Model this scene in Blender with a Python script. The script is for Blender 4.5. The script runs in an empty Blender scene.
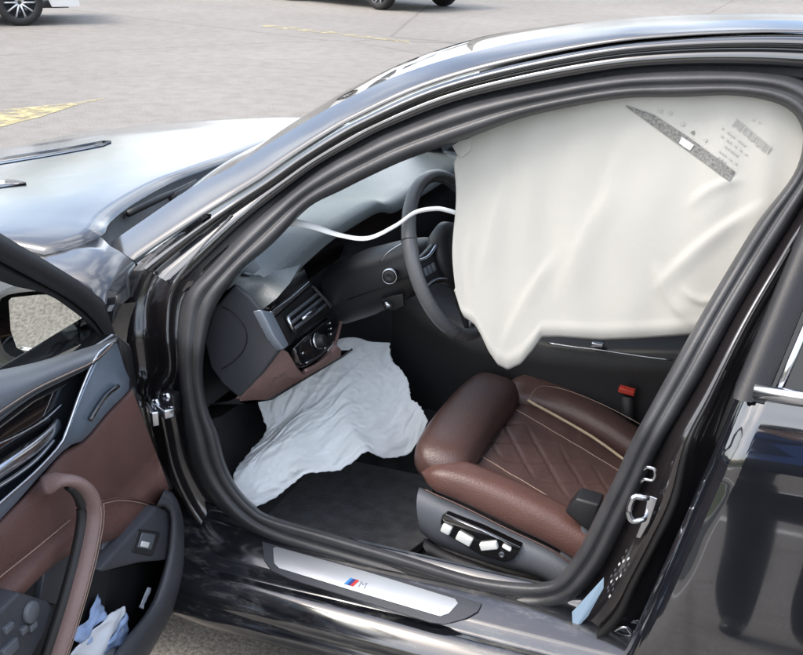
import bpy, bmesh, math, random
import numpy as np
from mathutils import Vector, Matrix, noise

random.seed(4)
sc = bpy.context.scene
COL = sc.collection

# ------------------------------------------------------------------ camera
# X runs along the car to the rear, Y from the driver's side into the car, Z up.
CAM = np.array([1.7905, -1.5575, 1.6358])
YAW, PIT, ROL = [math.radians(a) for a in (21.05, 20.975, 1.072)]
FOC = 1078.5            # pixels at 803 wide
Fw = np.array([-math.sin(YAW)*math.cos(PIT), math.cos(YAW)*math.cos(PIT), -math.sin(PIT)])
R0 = np.array([math.cos(YAW), math.sin(YAW), 0.0]); U0 = np.cross(R0, Fw)
Rt = R0*math.cos(ROL)+U0*math.sin(ROL); Up = -R0*math.sin(ROL)+U0*math.cos(ROL)
cd = bpy.data.cameras.new('camera'); cam = bpy.data.objects.new('camera', cd); COL.objects.link(cam)
cam.matrix_world = Matrix(((Rt[0], Up[0], -Fw[0], CAM[0]), (Rt[1], Up[1], -Fw[1], CAM[1]), (Rt[2], Up[2], -Fw[2], CAM[2]), (0, 0, 0, 1)))
cd.sensor_fit = 'HORIZONTAL'; cd.sensor_width = 36.0; cd.lens = FOC/803*36.0
cd.clip_start = 0.02; cd.clip_end = 2000
sc.camera = cam

# ------------------------------------------------------------------ light
SUN_EL, SUN_AZ = 50, 225     # degrees
w = bpy.data.worlds.new('World'); sc.world = w; w.use_nodes = True
nt = w.node_tree
sky = nt.nodes.new('ShaderNodeTexSky'); sky.sky_type = 'NISHITA'; sky.sun_disc = False
sky.sun_elevation = math.radians(SUN_EL); sky.sun_rotation = math.radians(SUN_AZ)
sky.dust_density = 4.0; sky.air_density = 1.0; sky.ozone_density = 1.0
hs = nt.nodes.new('ShaderNodeHueSaturation'); hs.inputs['Saturation'].default_value = 0.95
nt.links.new(sky.outputs[0], hs.inputs['Color'])
bg = nt.nodes['Background']; bg.inputs['Strength'].default_value = 0.15
# broken bright cloud over the whole dome
wtc = nt.nodes.new('ShaderNodeTexCoord'); cn = nt.nodes.new('ShaderNodeTexNoise'); cn.inputs['Scale'].default_value = 2.6; cn.inputs['Detail'].default_value = 8; cn.inputs['Roughness'].default_value = .55
nt.links.new(wtc.outputs['Generated'], cn.inputs['Vector'])
crp = nt.nodes.new('ShaderNodeMapRange'); crp.interpolation_type = 'SMOOTHSTEP'; crp.inputs['From Min'].default_value = .42; crp.inputs['From Max'].default_value = .66
nt.links.new(cn.outputs['Fac'], crp.inputs['Value'])
cmx = nt.nodes.new('ShaderNodeMix'); cmx.data_type = 'RGBA'; nt.links.new(crp.outputs[0], cmx.inputs[0])
nt.links.new(hs.outputs[0], cmx.inputs[6]); cmx.inputs[7].default_value = (6.6, 6.9, 7.3, 1)
nt.links.new(cmx.outputs[2], bg.inputs['Color'])
sl = bpy.data.lights.new('sun', 'SUN'); sl.energy = 0.6; sl.angle = math.radians(25); sl.color = (1.0, 0.96, 0.90)
so = bpy.data.objects.new('sun', sl); COL.objects.link(so)
az, el = math.radians(SUN_AZ), math.radians(SUN_EL)
sd = Vector((math.sin(az)*math.cos(el), math.cos(az)*math.cos(el), math.sin(el)))
so.rotation_euler = (-sd).to_track_quat('-Z', 'Y').to_euler(); so.location = (0, 0, 12)
sc.view_settings.view_transform = 'Standard'; sc.view_settings.look = 'None'
sc.view_settings.exposure = 1.5; sc.view_settings.gamma = 1.0
sc.view_settings.use_curve_mapping = False
sc.render.resolution_x = 1024; sc.render.resolution_y = 835
try:
    sc.cycles.max_bounces = 10; sc.cycles.transparent_max_bounces = 12
except Exception: pass

# ------------------------------------------------------------------ pixel -> place helpers
def ray(x, y): return Fw+Rt*(x-401.5)/FOC-Up*(y-327.5)/FOC
def onY(x, y, Y): d = ray(x, y); return CAM+d*(Y-CAM[1])/d[1]
def onZ(x, y, Z): d = ray(x, y); return CAM+d*(Z-CAM[2])/d[2]
def onX(x, y, X): d = ray(x, y); return CAM+d*(X-CAM[0])/d[0]
def onPl(x, y, p, n):
    d = ray(x, y); n = np.array(n, float); return CAM+d*((np.array(p, float)-CAM)@n)/(d@n)
AZ = [0.0, .30, .40, .60, .82, .95, 1.10, 1.25, 1.38, 1.46, 1.6]
AY = [.19, .20, .195, .165, .155, .200, .283, .33, .36, .385, .45]
def Ya(z): return float(np.interp(z, AZ, AY))
def onA(x, y, off=0.0):
    """point on the side aperture surface Y = Ya(Z)+off"""
    d = ray(x, y); lo, hi = 0.6, 4.0
    for _ in range(40):
        m = (lo+hi)/2; p = CAM+d*m
        if p[1]-Ya(p[2])-off < 0: lo = m
        else: hi = m
    return CAM+d*lo
def cr(pts, n, closed=False):
    """Catmull-Rom resample of a polyline to n points (uniform in arc length)"""
    P = np.array(pts, float)
    if closed: Q = np.vstack([P[-1], P, P[0], P[1]])
    else: Q = np.vstack([2*P[0]-P[1], P, 2*P[-1]-P[-2]])
    out = []
    m = len(P) if closed else len(P)-1
    for i in range(m):
        a, b, c, d = Q[i], Q[i+1], Q[i+2], Q[i+3]
        for k in range(12):
            t = k/12
            out.append(.5*((2*b)+(c-a)*t+(2*a-5*b+4*c-d)*t*t+(3*b-a-3*c+d)*t**3))
    out.append(P[0] if closed else P[-1]); out = np.array(out)
    s = np.concatenate([[0], np.cumsum(np.linalg.norm(np.diff(out, axis=0), axis=1))])
    u = np.linspace(0, s[-1], n+1)[:-1] if closed else np.linspace(0, s[-1], n)
    return np.stack([np.interp(u, s, out[:, k]) for k in range(P.shape[1])], 1)
def crk(pts, k=6, closed=False):
    """Catmull-Rom with k samples per key (keeps key correspondence)"""
    P = np.array(pts, float)
    if closed: Q = np.vstack([P[-1], P, P[0], P[1]])
    else: Q = np.vstack([2*P[0]-P[1], P, 2*P[-1]-P[-2]])
    out = []
    for i in range(len(P) if closed else len(P)-1):
        a, b, c, d = Q[i], Q[i+1], Q[i+2], Q[i+3]
        for j in range(k):
            t = j/k
            out.append(.5*((2*b)+(c-a)*t+(2*a-5*b+4*c-d)*t*t+(3*b-a-3*c+d)*t**3))
    if not closed: out.append(P[-1])
    return np.array(out)

# ------------------------------------------------------------------ materials
MATS = {}
def mat(name, col, rough=.5, metal=0.0, coat=0.0, spec=.5, bump=None, var=None, sheen=0.0):
    """bump=(scale,strength[,detail]); var=(scale,amount) brightness variation; roughness varies a little too"""
    m = bpy.data.materials.new(name); m.use_nodes = True
    t = m.node_tree; b = t.nodes['Principled BSDF']
    b.inputs['Base Color'].default_value = (*col, 1); b.inputs['Roughness'].default_value = rough
    b.inputs['Metallic'].default_value = metal; b.inputs['Coat Weight'].default_value = coat
    b.inputs['Coat Roughness'].default_value = .03; b.inputs['Coat IOR'].default_value = 1.7; b.inputs['Specular IOR Level'].default_value = spec
    if sheen: b.inputs['Sheen Weight'].default_value = sheen
    tc = t.nodes.new('ShaderNodeTexCoord')
    if var:
        n = t.nodes.new('ShaderNodeTexNoise'); n.inputs['Scale'].default_value = var[0]; n.inputs['Detail'].default_value = 6
        t.links.new(tc.outputs['Object'], n.inputs['Vector'])
        r = t.nodes.new('ShaderNodeValToRGB')
        r.color_ramp.elements[0].position = .3; r.color_ramp.elements[1].position = .7
        r.color_ramp.elements[0].color = (*[c*(1-var[1]) for c in col], 1); r.color_ramp.elements[1].color = (*[min(1, c*(1+var[1])) for c in col], 1)
        t.links.new(n.outputs['Fac'], r.inputs['Fac']); t.links.new(r.outputs['Color'], b.inputs['Base Color'])
    n2 = t.nodes.new('ShaderNodeTexNoise'); n2.inputs['Scale'].default_value = 9; n2.inputs['Detail'].default_value = 5
    t.links.new(tc.outputs['Object'], n2.inputs['Vector'])
    mr = t.nodes.new('ShaderNodeMapRange'); mr.inputs['To Min'].default_value = max(.01, rough*.8); mr.inputs['To Max'].default_value = min(1, rough*1.25)
    t.links.new(n2.outputs['Fac'], mr.inputs['Value']); t.links.new(mr.outputs[0], b.inputs['Roughness'])
    if bump:
        n = t.nodes.new('ShaderNodeTexNoise'); n.inputs['Scale'].default_value = bump[0]; n.inputs['Detail'].default_value = bump[2] if len(bump) > 2 else 3
        t.links.new(tc.outputs['Object'], n.inputs['Vector'])
        bp = t.nodes.new('ShaderNodeBump'); bp.inputs['Strength'].default_value = bump[1]; bp.inputs['Distance'].default_value = .002
        t.links.new(n.outputs['Fac'], bp.inputs['Height']); t.links.new(bp.outputs[0], b.inputs['Normal'])
    MATS[name] = m; return m
paint = mat('black_paint', (.007, .008, .011), .10, coat=1.0, var=(30, .1))
def dusty(m, lo, hi, ior):
    t = m.node_tree; b = t.nodes['Principled BSDF']; b.inputs['Coat IOR'].default_value = ior
    tc = t.nodes.new('ShaderNodeTexCoord'); n = t.nodes.new('ShaderNodeTexNoise'); n.inputs['Scale'].default_value = 7; n.inputs['Detail'].default_value = 8; n.inputs['Roughness'].default_value = .7
    t.links.new(tc.outputs['Object'], n.inputs['Vector'])
    r = t.nodes.new('ShaderNodeMapRange'); r.inputs['From Min'].default_value = .35; r.inputs['From Max'].default_value = .75; r.inputs['To Min'].default_value = lo; r.inputs['To Max'].default_value = hi
    t.links.new(n.outputs['Fac'], r.inputs['Value']); t.links.new(r.outputs[0], b.inputs['Coat Roughness'])
dusty(paint, .015, .06, 2.0)
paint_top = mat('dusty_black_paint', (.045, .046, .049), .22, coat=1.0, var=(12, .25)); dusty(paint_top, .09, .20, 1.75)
paint_in = mat('inner_black_paint', (.014, .012, .013), .22, coat=.8, bump=(40, .05)); dusty(paint_in, .03, .14, 1.7)
rubber = mat('seal_rubber', (.045, .046, .050), .40, bump=(260, .2), var=(18, .2))
blackrub = mat('black_rubber', (.008, .008, .009), .5)
plast = mat('black_plastic', (.014, .014, .016), .45, bump=(500, .25))
grey = mat('grey_plastic', (.050, .053, .062), .42, bump=(420, .35), var=(6, .08))
greylt = mat('light_grey_plastic', (.10, .11, .125), .38, bump=(420, .3), var=(6, .08))
piano = mat('piano_black', (.006, .006, .007), .06, coat=1)
chrome = mat('satin_chrome', (.62, .64, .68), .22, metal=1)
alu = mat('brushed_aluminium', (.62, .64, .66), .40, metal=.75, bump=(900, .1))
trimblue = mat('door_trim_metal', (.24, .30, .38), .30, metal=.55, bump=(300, .1), var=(12, .1))
brown = mat('brown_leather', (.112, .056, .047), .32, bump=(330, .5, 6), var=(14, .10))
browndk = mat('dark_brown_leather', (.080, .045, .039), .31, bump=(330, .5, 6), var=(14, .12))
thread = mat('thread', (.30, .22, .18), .7)
piping = mat('cream_piping', (.45, .36, .24), .6)
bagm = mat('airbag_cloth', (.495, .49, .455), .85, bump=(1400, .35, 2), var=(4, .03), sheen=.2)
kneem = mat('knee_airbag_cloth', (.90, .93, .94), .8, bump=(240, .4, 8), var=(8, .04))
strapm = mat('tether_cloth', (.78, .79, .78), .8)
inkm = mat('label_ink', (.20, .20, .19), .8, var=(260, .45))
inkl = mat('faint_ink', (.42, .42, .40), .8)
carpet = mat('carpet', (.020, .021, .024), .95, bump=(900, 1.0, 8), var=(22, .5), sheen=.3)
matm = mat('floor_mat', (.058, .060, .066), .92, bump=(300, 1.0, 10), var=(26, .6), sheen=.5)
redm = mat('red_button', (.55, .05, .03), .4)
whitepl = mat('white_switch', (.70, .72, .70), .3)
paperw = mat('white_paper', (.70, .74, .80), .7, var=(20, .06))
paperb = mat('blue_paper', (.28, .38, .60), .6, var=(30, .3))
labelb = mat('blue_label', (.30, .42, .55), .35)
labelw = mat('white_label', (.75, .78, .78), .4)
mblue = mat('light_blue_enamel', (.05, .25, .60), .3); mdark = mat('dark_blue_enamel', (.03, .05, .22), .3); mred = mat('red_enamel', (.60, .04, .04), .3)
tyre = mat('tyre_rubber', (.012, .012, .012), .7, bump=(120, .3))
whitecar = mat('white_car_paint', (.75, .75, .75), .15, coat=1)
darkcar = mat('dark_car_paint', (.02, .022, .025), .15, coat=1)
yellowp = mat('worn_yellow_paint', (.46, .40, .21), .85, bump=(60, .4))
def wear(m, amount):
    t = m.node_tree; b = t.nodes['Principled BSDF']; tc = t.nodes.new('ShaderNodeTexCoord')
    n = t.nodes.new('ShaderNodeTexNoise'); n.inputs['Scale'].default_value = 5; n.inputs['Detail'].default_value = 9; n.inputs['Roughness'].default_value = .75
    t.links.new(tc.outputs['Object'], n.inputs['Vector'])
    r = t.nodes.new('ShaderNodeValToRGB'); r.color_ramp.elements[0].position = amount-.09; r.color_ramp.elements[1].position = amount+.09
    t.links.new(n.outputs['Fac'], r.inputs['Fac']); t.links.new(r.outputs['Color'], b.inputs['Alpha'])
wear(yellowp, .49)
yellowf = mat('faded_yellow_paint', (.42, .37, .22), .85, bump=(60, .4)); wear(yellowf, .52)
linep = mat('worn_white_paint', (.70, .69, .66), .8, var=(7, .15))
mirrorm = mat('mirror_glass', (.85, .86, .84), .02, metal=1)
concr = mat('kerb_concrete', (.40, .39, .37), .85, bump=(80, .6), var=(5, .15))
grassm = mat('grass_blade', (.06, .11, .025), .7, var=(3, .4))
leafm = mat('hedge_leaf', (.035, .07, .02), .6, var=(2, .4))
skinm = mat('skin', (.50, .30, .21), .5); jeans = mat('blue_jacket_cloth', (.05, .13, .38), .8, bump=(300, .4), var=(10, .2))
trous = mat('black_trousers', (.008, .008, .009), .8); shoe = mat('black_shoe', (.01, .01, .01), .35); hairm = mat('dark_hair', (.012, .009, .008), .5)

def glassmat(name, tint, refl=.06):
    m = bpy.data.materials.new(name); m.use_nodes = True; t = m.node_tree
    t.nodes.remove(t.nodes['Principled BSDF'])
    o = t.nodes['Material Output']
    lw = t.nodes.new('ShaderNodeLayerWeight'); lw.inputs['Blend'].default_value = .5
    pw = t.nodes.new('ShaderNodeMath'); pw.operation = 'POWER'; pw.inputs[1].default_value = 5.0
    fr = t.nodes.new('ShaderNodeMath'); fr.operation = 'MULTIPLY_ADD'; fr.inputs[1].default_value = 1-refl; fr.inputs[2].default_value = refl
    t.links.new(lw.outputs['Facing'], pw.inputs[0]); t.links.new(pw.outputs[0], fr.inputs[0])
    tr = t.nodes.new('ShaderNodeBsdfTransparent'); tr.inputs['Color'].default_value = (*tint, 1)
    gl = t.nodes.new('ShaderNodeBsdfGlossy'); gl.inputs['Roughness'].default_value = .015
    mx = t.nodes.new('ShaderNodeMixShader')
    t.links.new(fr.outputs[0], mx.inputs[0]); t.links.new(tr.outputs[0], mx.inputs[1]); t.links.new(gl.outputs[0], mx.inputs[2])
    t.links.new(mx.outputs[0], o.inputs['Surface']); return m
glass = glassmat('window_glass', (.86, .90, .88)); tint = glassmat('tinted_glass', (.10, .11, .12))

def ground_mat():
    m = bpy.data.materials.new('worn_pavement'); m.use_nodes = True; t = m.node_tree; b = t.nodes['Principled BSDF']
    tc = t.nodes.new('ShaderNodeTexCoord')
    def nz(s, d, r=.55):
        n = t.nodes.new('ShaderNodeTexNoise'); n.inputs['Scale'].default_value = s; n.inputs['Detail'].default_value = d; n.inputs['Roughness'].default_value = r
        t.links.new(tc.outputs['Object'], n.inputs['Vector']); return n
    big = nz(.35, 6); mid = nz(6, 6); fine = nz(95, 4, .7)
    def ramp(src, a, ca, b_, cb):
        r = t.nodes.new('ShaderNodeValToRGB'); e = r.color_ramp.elements
        e[0].position = a; e[0].color = (*ca, 1); e[1].position = b_; e[1].color = (*cb, 1)
        t.links.new(src, r.inputs['Fac']); return r
    c1 = ramp(big.outputs['Fac'], .3, (.255, .240, .220), .7, (.325, .310, .290))
    c2 = ramp(fine.outputs['Fac'], .35, (.42, .40, .37), .62, (1.12, 1.1, 1.07))
    c3 = ramp(mid.outputs['Fac'], .32, (.86, .85, .84), .6, (1.04, 1.04, 1.04))
    def mul(x, y):
        q = t.nodes.new('ShaderNodeMix'); q.data_type = 'RGBA'; q.blend_type = 'MULTIPLY'; q.inputs[0].default_value = 1
        t.links.new(x, q.inputs[6]); t.links.new(y, q.inputs[7]); return q.outputs[2]
    c = mul(mul(c1.outputs[0], c2.outputs[0]), c3.outputs[0])
    vo = t.nodes.new('ShaderNodeTexVoronoi'); vo.feature = 'DISTANCE_TO_EDGE'; vo.inputs['Scale'].default_value = .13
    wq = t.nodes.new('ShaderNodeMix'); wq.data_type = 'VECTOR'; wq.inputs[0].default_value = .06
    t.links.new(tc.outputs['Object'], wq.inputs[4]); t.links.new(nz(1.5, 5).outputs['Color'], wq.inputs[5])
    t.links.new(wq.outputs[1], vo.inputs['Vector'])
    cr_ = ramp(vo.outputs['Distance'], .0, (.72, .70, .68), .004, (1, 1, 1))
    c = mul(c, cr_.outputs[0])
    t.links.new(c, b.inputs['Base Color']); b.inputs['Roughness'].default_value = .85
    bp = t.nodes.new('ShaderNodeBump'); bp.inputs['Strength'].default_value = .7; bp.inputs['Distance'].default_value = .006
    t.links.new(fine.outputs['Fac'], bp.inputs['Height']); t.links.new(bp.outputs[0], b.inputs['Normal']); return m
groundm = ground_mat()

# ------------------------------------------------------------------ mesh helpers
CAR_LOC = Vector((1.1, .93, 0))
def tag(o, label=None, cat=None, group=None, kind=None):
    if label: o['label'] = label
    if cat: o['category'] = cat
    if group: o['group'] = group
    if kind: o['kind'] = kind
    return o
def empty(name, loc, label, cat, group=None):
    o = bpy.data.objects.new(name, None); COL.objects.link(o); o.location = loc; o.empty_display_size = .1
    return tag(o, label, cat, group)
def link(name, me, m, parent=None, smooth=True):
    if m is not None and not me.materials: me.materials.append(m)
    if smooth:
        for p in me.polygons: p.use_smooth = True
    o = bpy.data.objects.new(name, me); COL.objects.link(o)
    if parent is not None:
        o.parent = parent
        if parent.type == 'EMPTY': o.matrix_parent_inverse = Matrix.Translation(-Vector(parent.location))
    return o
def mods(o, bevel=0, seg=3, sub=0, solid=0, off=0, angle=30, edge=False):
    if solid:
        s = o.modifiers.new('solid', 'SOLIDIFY'); s.thickness = solid; s.offset = off
    if bevel:
        b = o.modifiers.new('bevel', 'BEVEL'); b.width = bevel; b.segments = seg; b.limit_method = 'ANGLE'; b.angle_limit = math.radians(angle); b.harden_normals = False
    if sub:
        s = o.modifiers.new('sub', 'SUBSURF'); s.levels = sub; s.render_levels = sub
    return o
def M(name, verts, faces, m, parent=None, smooth=True, recalc=True, **kw):
    bm = bmesh.new(); vs = [bm.verts.new(tuple(v)) for v in verts]
    for f in faces:
        try: bm.faces.new([vs[i] for i in f])
        except ValueError: pass
    if recalc: bmesh.ops.recalc_face_normals(bm, faces=bm.faces)
    me = bpy.data.meshes.new(name); bm.to_mesh(me); bm.free()
    o = link(name, me, m, parent, smooth)
    return mods(o, **kw) if kw else o
def grid(name, rows, m, parent=None, closed=False, **kw):
    """rows: list of equal length point lists"""
    n = len(rows[0]); V = [p for r in rows for p in r]; Fc = []
    for i in range(len(rows)-1):
        for j in range(n if closed else n-1):
            k = (j+1) % n
            Fc.append((i*n+j, i*n+k, (i+1)*n+k, (i+1)*n+j))
    return M(name, V, Fc, m, parent, recalc=kw.pop('recalc', True), **kw)
def plate(name, poly, vec, m, parent=None, bevel=.004, seg=3, smooth=True):
    """prism: polygon 'poly' (3D points) extruded by vec"""
    n = len(poly); vec = np.array(vec, float)
    V = [np.array(p) for p in poly]+[np.array(p)+vec for p in poly]
    Fc = [tuple(range(n)), tuple(range(2*n-1, n-1, -1))]+[(i, (i+1) % n, n+(i+1) % n, n+i) for i in range(n)]
    o = M(name, V, Fc, m, parent, smooth=smooth)
    if bevel: mods(o, bevel=bevel, seg=seg, angle=35)
    return o
def tube(name, path, r, m, parent=None, n=10, sx=1.0, sy=1.0, up=(0, 0, 1), cap=True, closed=False):
    """sweep of an ellipse along 3D path; r number or list"""
    P = [np.array(p, float) for p in path]; V = []; Fc = []; L = len(P)
    for i, p in enumerate(P):
        if closed: t = P[(i+1) % L]-P[i-1]
        else: t = P[min(i+1, L-1)]-P[max(i-1, 0)]
        t = t/(np.linalg.norm(t)+1e-9); u = np.array(up, float); a = np.cross(t, u); a = a/(np.linalg.norm(a)+1e-9); b = np.cross(a, t)
        rr = r[i] if hasattr(r, '__len__') else r
        for k in range(n):
            th = 2*math.pi*k/n; V.append(p+a*rr*sx*math.cos(th)+b*rr*sy*math.sin(th))
    for i in range(L if closed else L-1):
        i2 = (i+1) % L
        for k in range(n): Fc.append((i*n+k, i*n+(k+1) % n, i2*n+(k+1) % n, i2*n+k))
    if cap and not closed: Fc += [tuple(range(n)), tuple(range((L-1)*n, L*n))]
    return M(name, V, Fc, m, parent)
def obox(name, c, ax, half, m, parent=None, bevel=.004, seg=3):
    """oriented box: centre, three axis vectors, half sizes"""
    c = np.array(c, float); A = [np.array(a, float)/np.linalg.norm(a) for a in ax]
    V = [c+A[0]*sx*half[0]+A[1]*sy*half[1]+A[2]*sz*half[2] for sz in (-1, 1) for sy in (-1, 1) for sx in (-1, 1)]
    Fc = [(0, 1, 3, 2), (4, 6, 7, 5), (0, 4, 5, 1), (2, 3, 7, 6), (0, 2, 6, 4), (1, 5, 7, 3)]
    o = M(name, V, Fc, m, parent)
    if bevel: mods(o, bevel=bevel, seg=seg)
    return o
AX = ((1, 0, 0), (0, 1, 0), (0, 0, 1))
def lathe(name, c, axis, prof, m, parent=None, n=32):
    """prof: list of (radius, height along axis)"""
    a = np.array(axis, float); a /= np.linalg.norm(a)
    u = np.cross(a, [0, 0, 1.0]) if abs(a[2]) < .9 else np.cross(a, [1.0, 0, 0]); u /= np.linalg.norm(u); v = np.cross(a, u); c = np.array(c, float)
    rows = [[c+a*h+u*r*math.cos(2*math.pi*k/n)+v*r*math.sin(2*math.pi*k/n) for k in range(n)] for r, h in prof]
    return grid(name, rows, m, parent, closed=True)
def softhex(name, c8, m, parent=None, bevel=.03, seg=5, cuts=0, sub=0):
    """soft box from 8 corners: bottom 4 (ccw) then top 4"""
    o = M(name, c8, [(0, 1, 2, 3), (4, 5, 6, 7), (0, 1, 5, 4), (1, 2, 6, 5), (2, 3, 7, 6), (3, 0, 4, 7)], m, parent)
    return mods(o, bevel=bevel, seg=seg, sub=sub)
def text(name, s, size, m, parent, mtx, ext=.0004):
    cu = bpy.data.curves.new(name, 'FONT'); cu.body = s; cu.size = size; cu.extrude = ext; cu.align_x = 'CENTER'; cu.align_y = 'CENTER'
    tmp = bpy.data.objects.new(name, cu); COL.objects.link(tmp)
    dg = bpy.context.evaluated_depsgraph_get(); dg.update()
    me = bpy.data.meshes.new_from_object(tmp.evaluated_get(dg)); bpy.data.objects.remove(tmp)
    me.transform(mtx); me.materials.clear()
    return link(name, me, m, parent, smooth=False)

# ------------------------------------------------------------------ ground
grows = []
for gx in np.linspace(-400, 400, 5): grows.append([(gx, gy, 0) for gy in np.linspace(-400, 400, 5)])
g = grid('ground', grows, groundm); tag(g, kind='structure')
# worn yellow bay line on the pavement
ypx = [(-40, 136), (0, 127), (40, 117), (80, 104), (106, 98)]; ypx2 = [(-40, 124), (0, 110), (40, 106), (80, 102), (104, 98)]
a_ = [onZ(x, y, .004) for x, y in ypx]; b_ = [onZ(x, y, .004) for x, y in ypx2]
yl = grid('road_marking', [a_, b_], yellowp); tag(yl, kind='structure')
yl = grid('road_marking', [[onZ(x, y, .004) for x, y in ((262, 24.0), (330, 31.5), (410, 41))], [onZ(x, y, .004) for x, y in ((262, 26.5), (330, 34), (410, 43))]], yellowf); tag(yl, kind='structure')

# ------------------------------------------------------------------ THE CAR
car = empty('sedan_car', CAR_LOC, 'black sedan with its driver door open and deployed white airbags inside', 'car')
def part(o, label):
    o['label'] = label; return o

# seal loop: outer / inner outline
SO = [(180, 371), (180, 328), (188, 294), (215, 264), (253, 224), (293.6, 190), (327, 166), (361, 147.5), (394.5, 131), (462, 106), (530, 91), (615, 76.5), (683, 72), (751, 73), (795, 80), (822, 100), (828, 135), (818, 172), (791.5, 220), (768, 257), (734, 314), (701, 374.6), (661, 442), (639, 488), (618, 533.6), (598, 571), (574, 598), (550, 610), (525, 613), (495, 611), (465, 604), (394.5, 583), (310, 558), (270, 543), (235, 522), (208, 492), (193, 462), (187, 435), (183, 408)]
SI = [(202, 371), (207, 331), (218, 300), (241, 270), (272, 243), (308, 207), (340, 190), (372, 174), (408, 158), (470, 136), (530, 115), (615, 98.6), (680, 96.5), (734, 95), (775, 102), (797, 116), (804, 140), (794, 175), (760, 220), (736, 258), (701, 317), (667, 378), (633, 440), (617, 475), (598, 513), (581, 547), (559, 577), (540, 583), (515, 582), (486, 578), (460, 572), (401, 554), (327, 532.5), (272, 517), (253, 505.6), (235, 485), (224, 462), (217, 435), (207, 408)]
so_ = crk(SO, 5, True); si_ = crk(SI, 5, True)
prof = [(-.10, .030), (0.0, .004), (.10, -.010), (.26, -.020), (.42, -.016), (.52, -.006), (.60, -.014), (.76, -.018), (.92, -.008), (1.0, .010), (1.04, .035), (1.02, .07)]
rows = []
for f, off in prof:
    q = so_*(1-f)+si_*f
    rows.append([onA(x, y, off) for x, y in q])
part(grid('door_seal', rows, rubber, car, closed=True), 'dark grey rubber seal round the open doorway')
seal_pts = [onA(*p) for p in so_]

# A-pillar and roof rail: stations from the pillar foot up and over to the rear
S_ = [(188, 294), (215, 264), (253, 224), (293.6, 190), (327, 166), (361, 147.5), (394.5, 131), (462, 106), (530, 91), (615, 76.5), (683, 72), (751, 73), (806, 77), (870, 84)]
L2 = [(134, 262), (165, 241), (213, 210), (260, 181.6), (293.6, 158), (330, 134.5), (361, 117.7), (425, 88.5), (505, 65), (605, 45.5), (683, 38), (751, 35), (806, 35), (870, 37)]
s_ = crk(S_, 5); l_ = crk(L2, 5)
prof = [(-.08, .03), (.0, .020), (.16, .022), (.22, .004), (.26, -.004), (.42, -.010), (.60, -.008), (.64, .002), (.68, .0), (.72, -.014), (.82, -.018), (.92, -.012), (.97, .0), (1.0, .012)]
rows = [[onA(x, y, off) for x, y in s_*(1-f)+l_*f] for f, off in prof]
part(grid('roof_rail', rows, paint, car), 'glossy black painted roof rail and windscreen pillar')
L2_3d = [onA(x, y, .0) for x, y in l_]
# painted outer face of the windscreen pillar, blending into the roof skin
def roofz(Y, z0):                     # crown: slight rise, then falls toward the far side
    u = (Y-.38)/1.1
    return z0+.012*math.sin(min(1, max(0, u*3))*math.pi)*.6-.075*u*u
rows = []
NP = len(L2_3d)
prev = None
for i, p in enumerate(L2_3d):
    rows.append(p)
Lf = [p+np.array([0, .002, 0.004]) for p in L2_3d]
wid = [.060+.02*min(1, i/NP) for i in range(NP)]
L3 = [(109, 245), (141, 223), (190, 190), (234, 167), (269, 145), (306, 123), (338, 105), (403, 75), (492, 49), (600, 30), (681, 24), (750, 22), (806, 23), (870, 26)]
l3 = crk(L3, 5)
pl_rows = [[onA(x, y, off)+np.array([0, 0, .003]) for x, y in l_*(1-f)+l3*f] for f, off in ((0, .004), (.06, .002), (.3, .014), (.6, .036), (.85, .058), (1.0, .075))]
part(grid('windscreen_pillar', pl_rows, paint_top, car), 'black windscreen pillar skin reflecting the sky')
WE = pl_rows[-1]                       # windscreen / roof edge, near side
# roof: stations with X > header
hi = min(range(NP), key=lambda i: abs(WE[i][0]-1.16))
stat = [WE[i] for i in range(hi, NP)]
e = stat[-1]; d_ = (stat[-1]-stat[-4])/3
for k in range(1, 9): stat.append(e+np.array([k*.105, .002*k*k, -.0032*k*k+.004*k]))
rows = []
for p in stat:
    r = []
    for Y in np.linspace(p[1], 1.868-p[1], 22):
        u = (Y-p[1])/(1.868-2*p[1])
        dx = -.10*math.sin(u*math.pi)*max(0, 1-(p[0]-stat[0][0])/.5)
        r.append((p[0]+dx, Y, p[2]-.045*u-.03*max(0, u-.5)))
    rows.append(r)
part(grid('roof', rows, paint_top, car), 'black roof reflecting pale sky')
# windscreen
rows = []
for i in range(0, hi+1):
    p = WE[i]; q = np.array([p[0], 1.868-p[1], p[2]-.02])
    r = []
    for u in np.linspace(0, 1, 22):
        b = math.sin(u*math.pi); c = p*(1-u)+q*u
        r.append((c[0]-.13*b, c[1], c[2]-.012*b))
    rows.append(r)
part(grid('windscreen', rows, glass, car), 'clear laminated windscreen')
# far side pillar and rail (mirrored)
rows = [[np.array([p[0]+dx, 1.868-p[1]+dy, p[2]-.035-.05*i/NP+dz]) for i, p in enumerate(L2_3d)] for dx, dy, dz in ((0, -.06, -.01), (0, 0, 0.0), (.03, .02, -.04), (.05, -.03, -.07), (0.02, -.07, -.05))]
grid('far_roof_rail', rows, paint, car)

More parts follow.
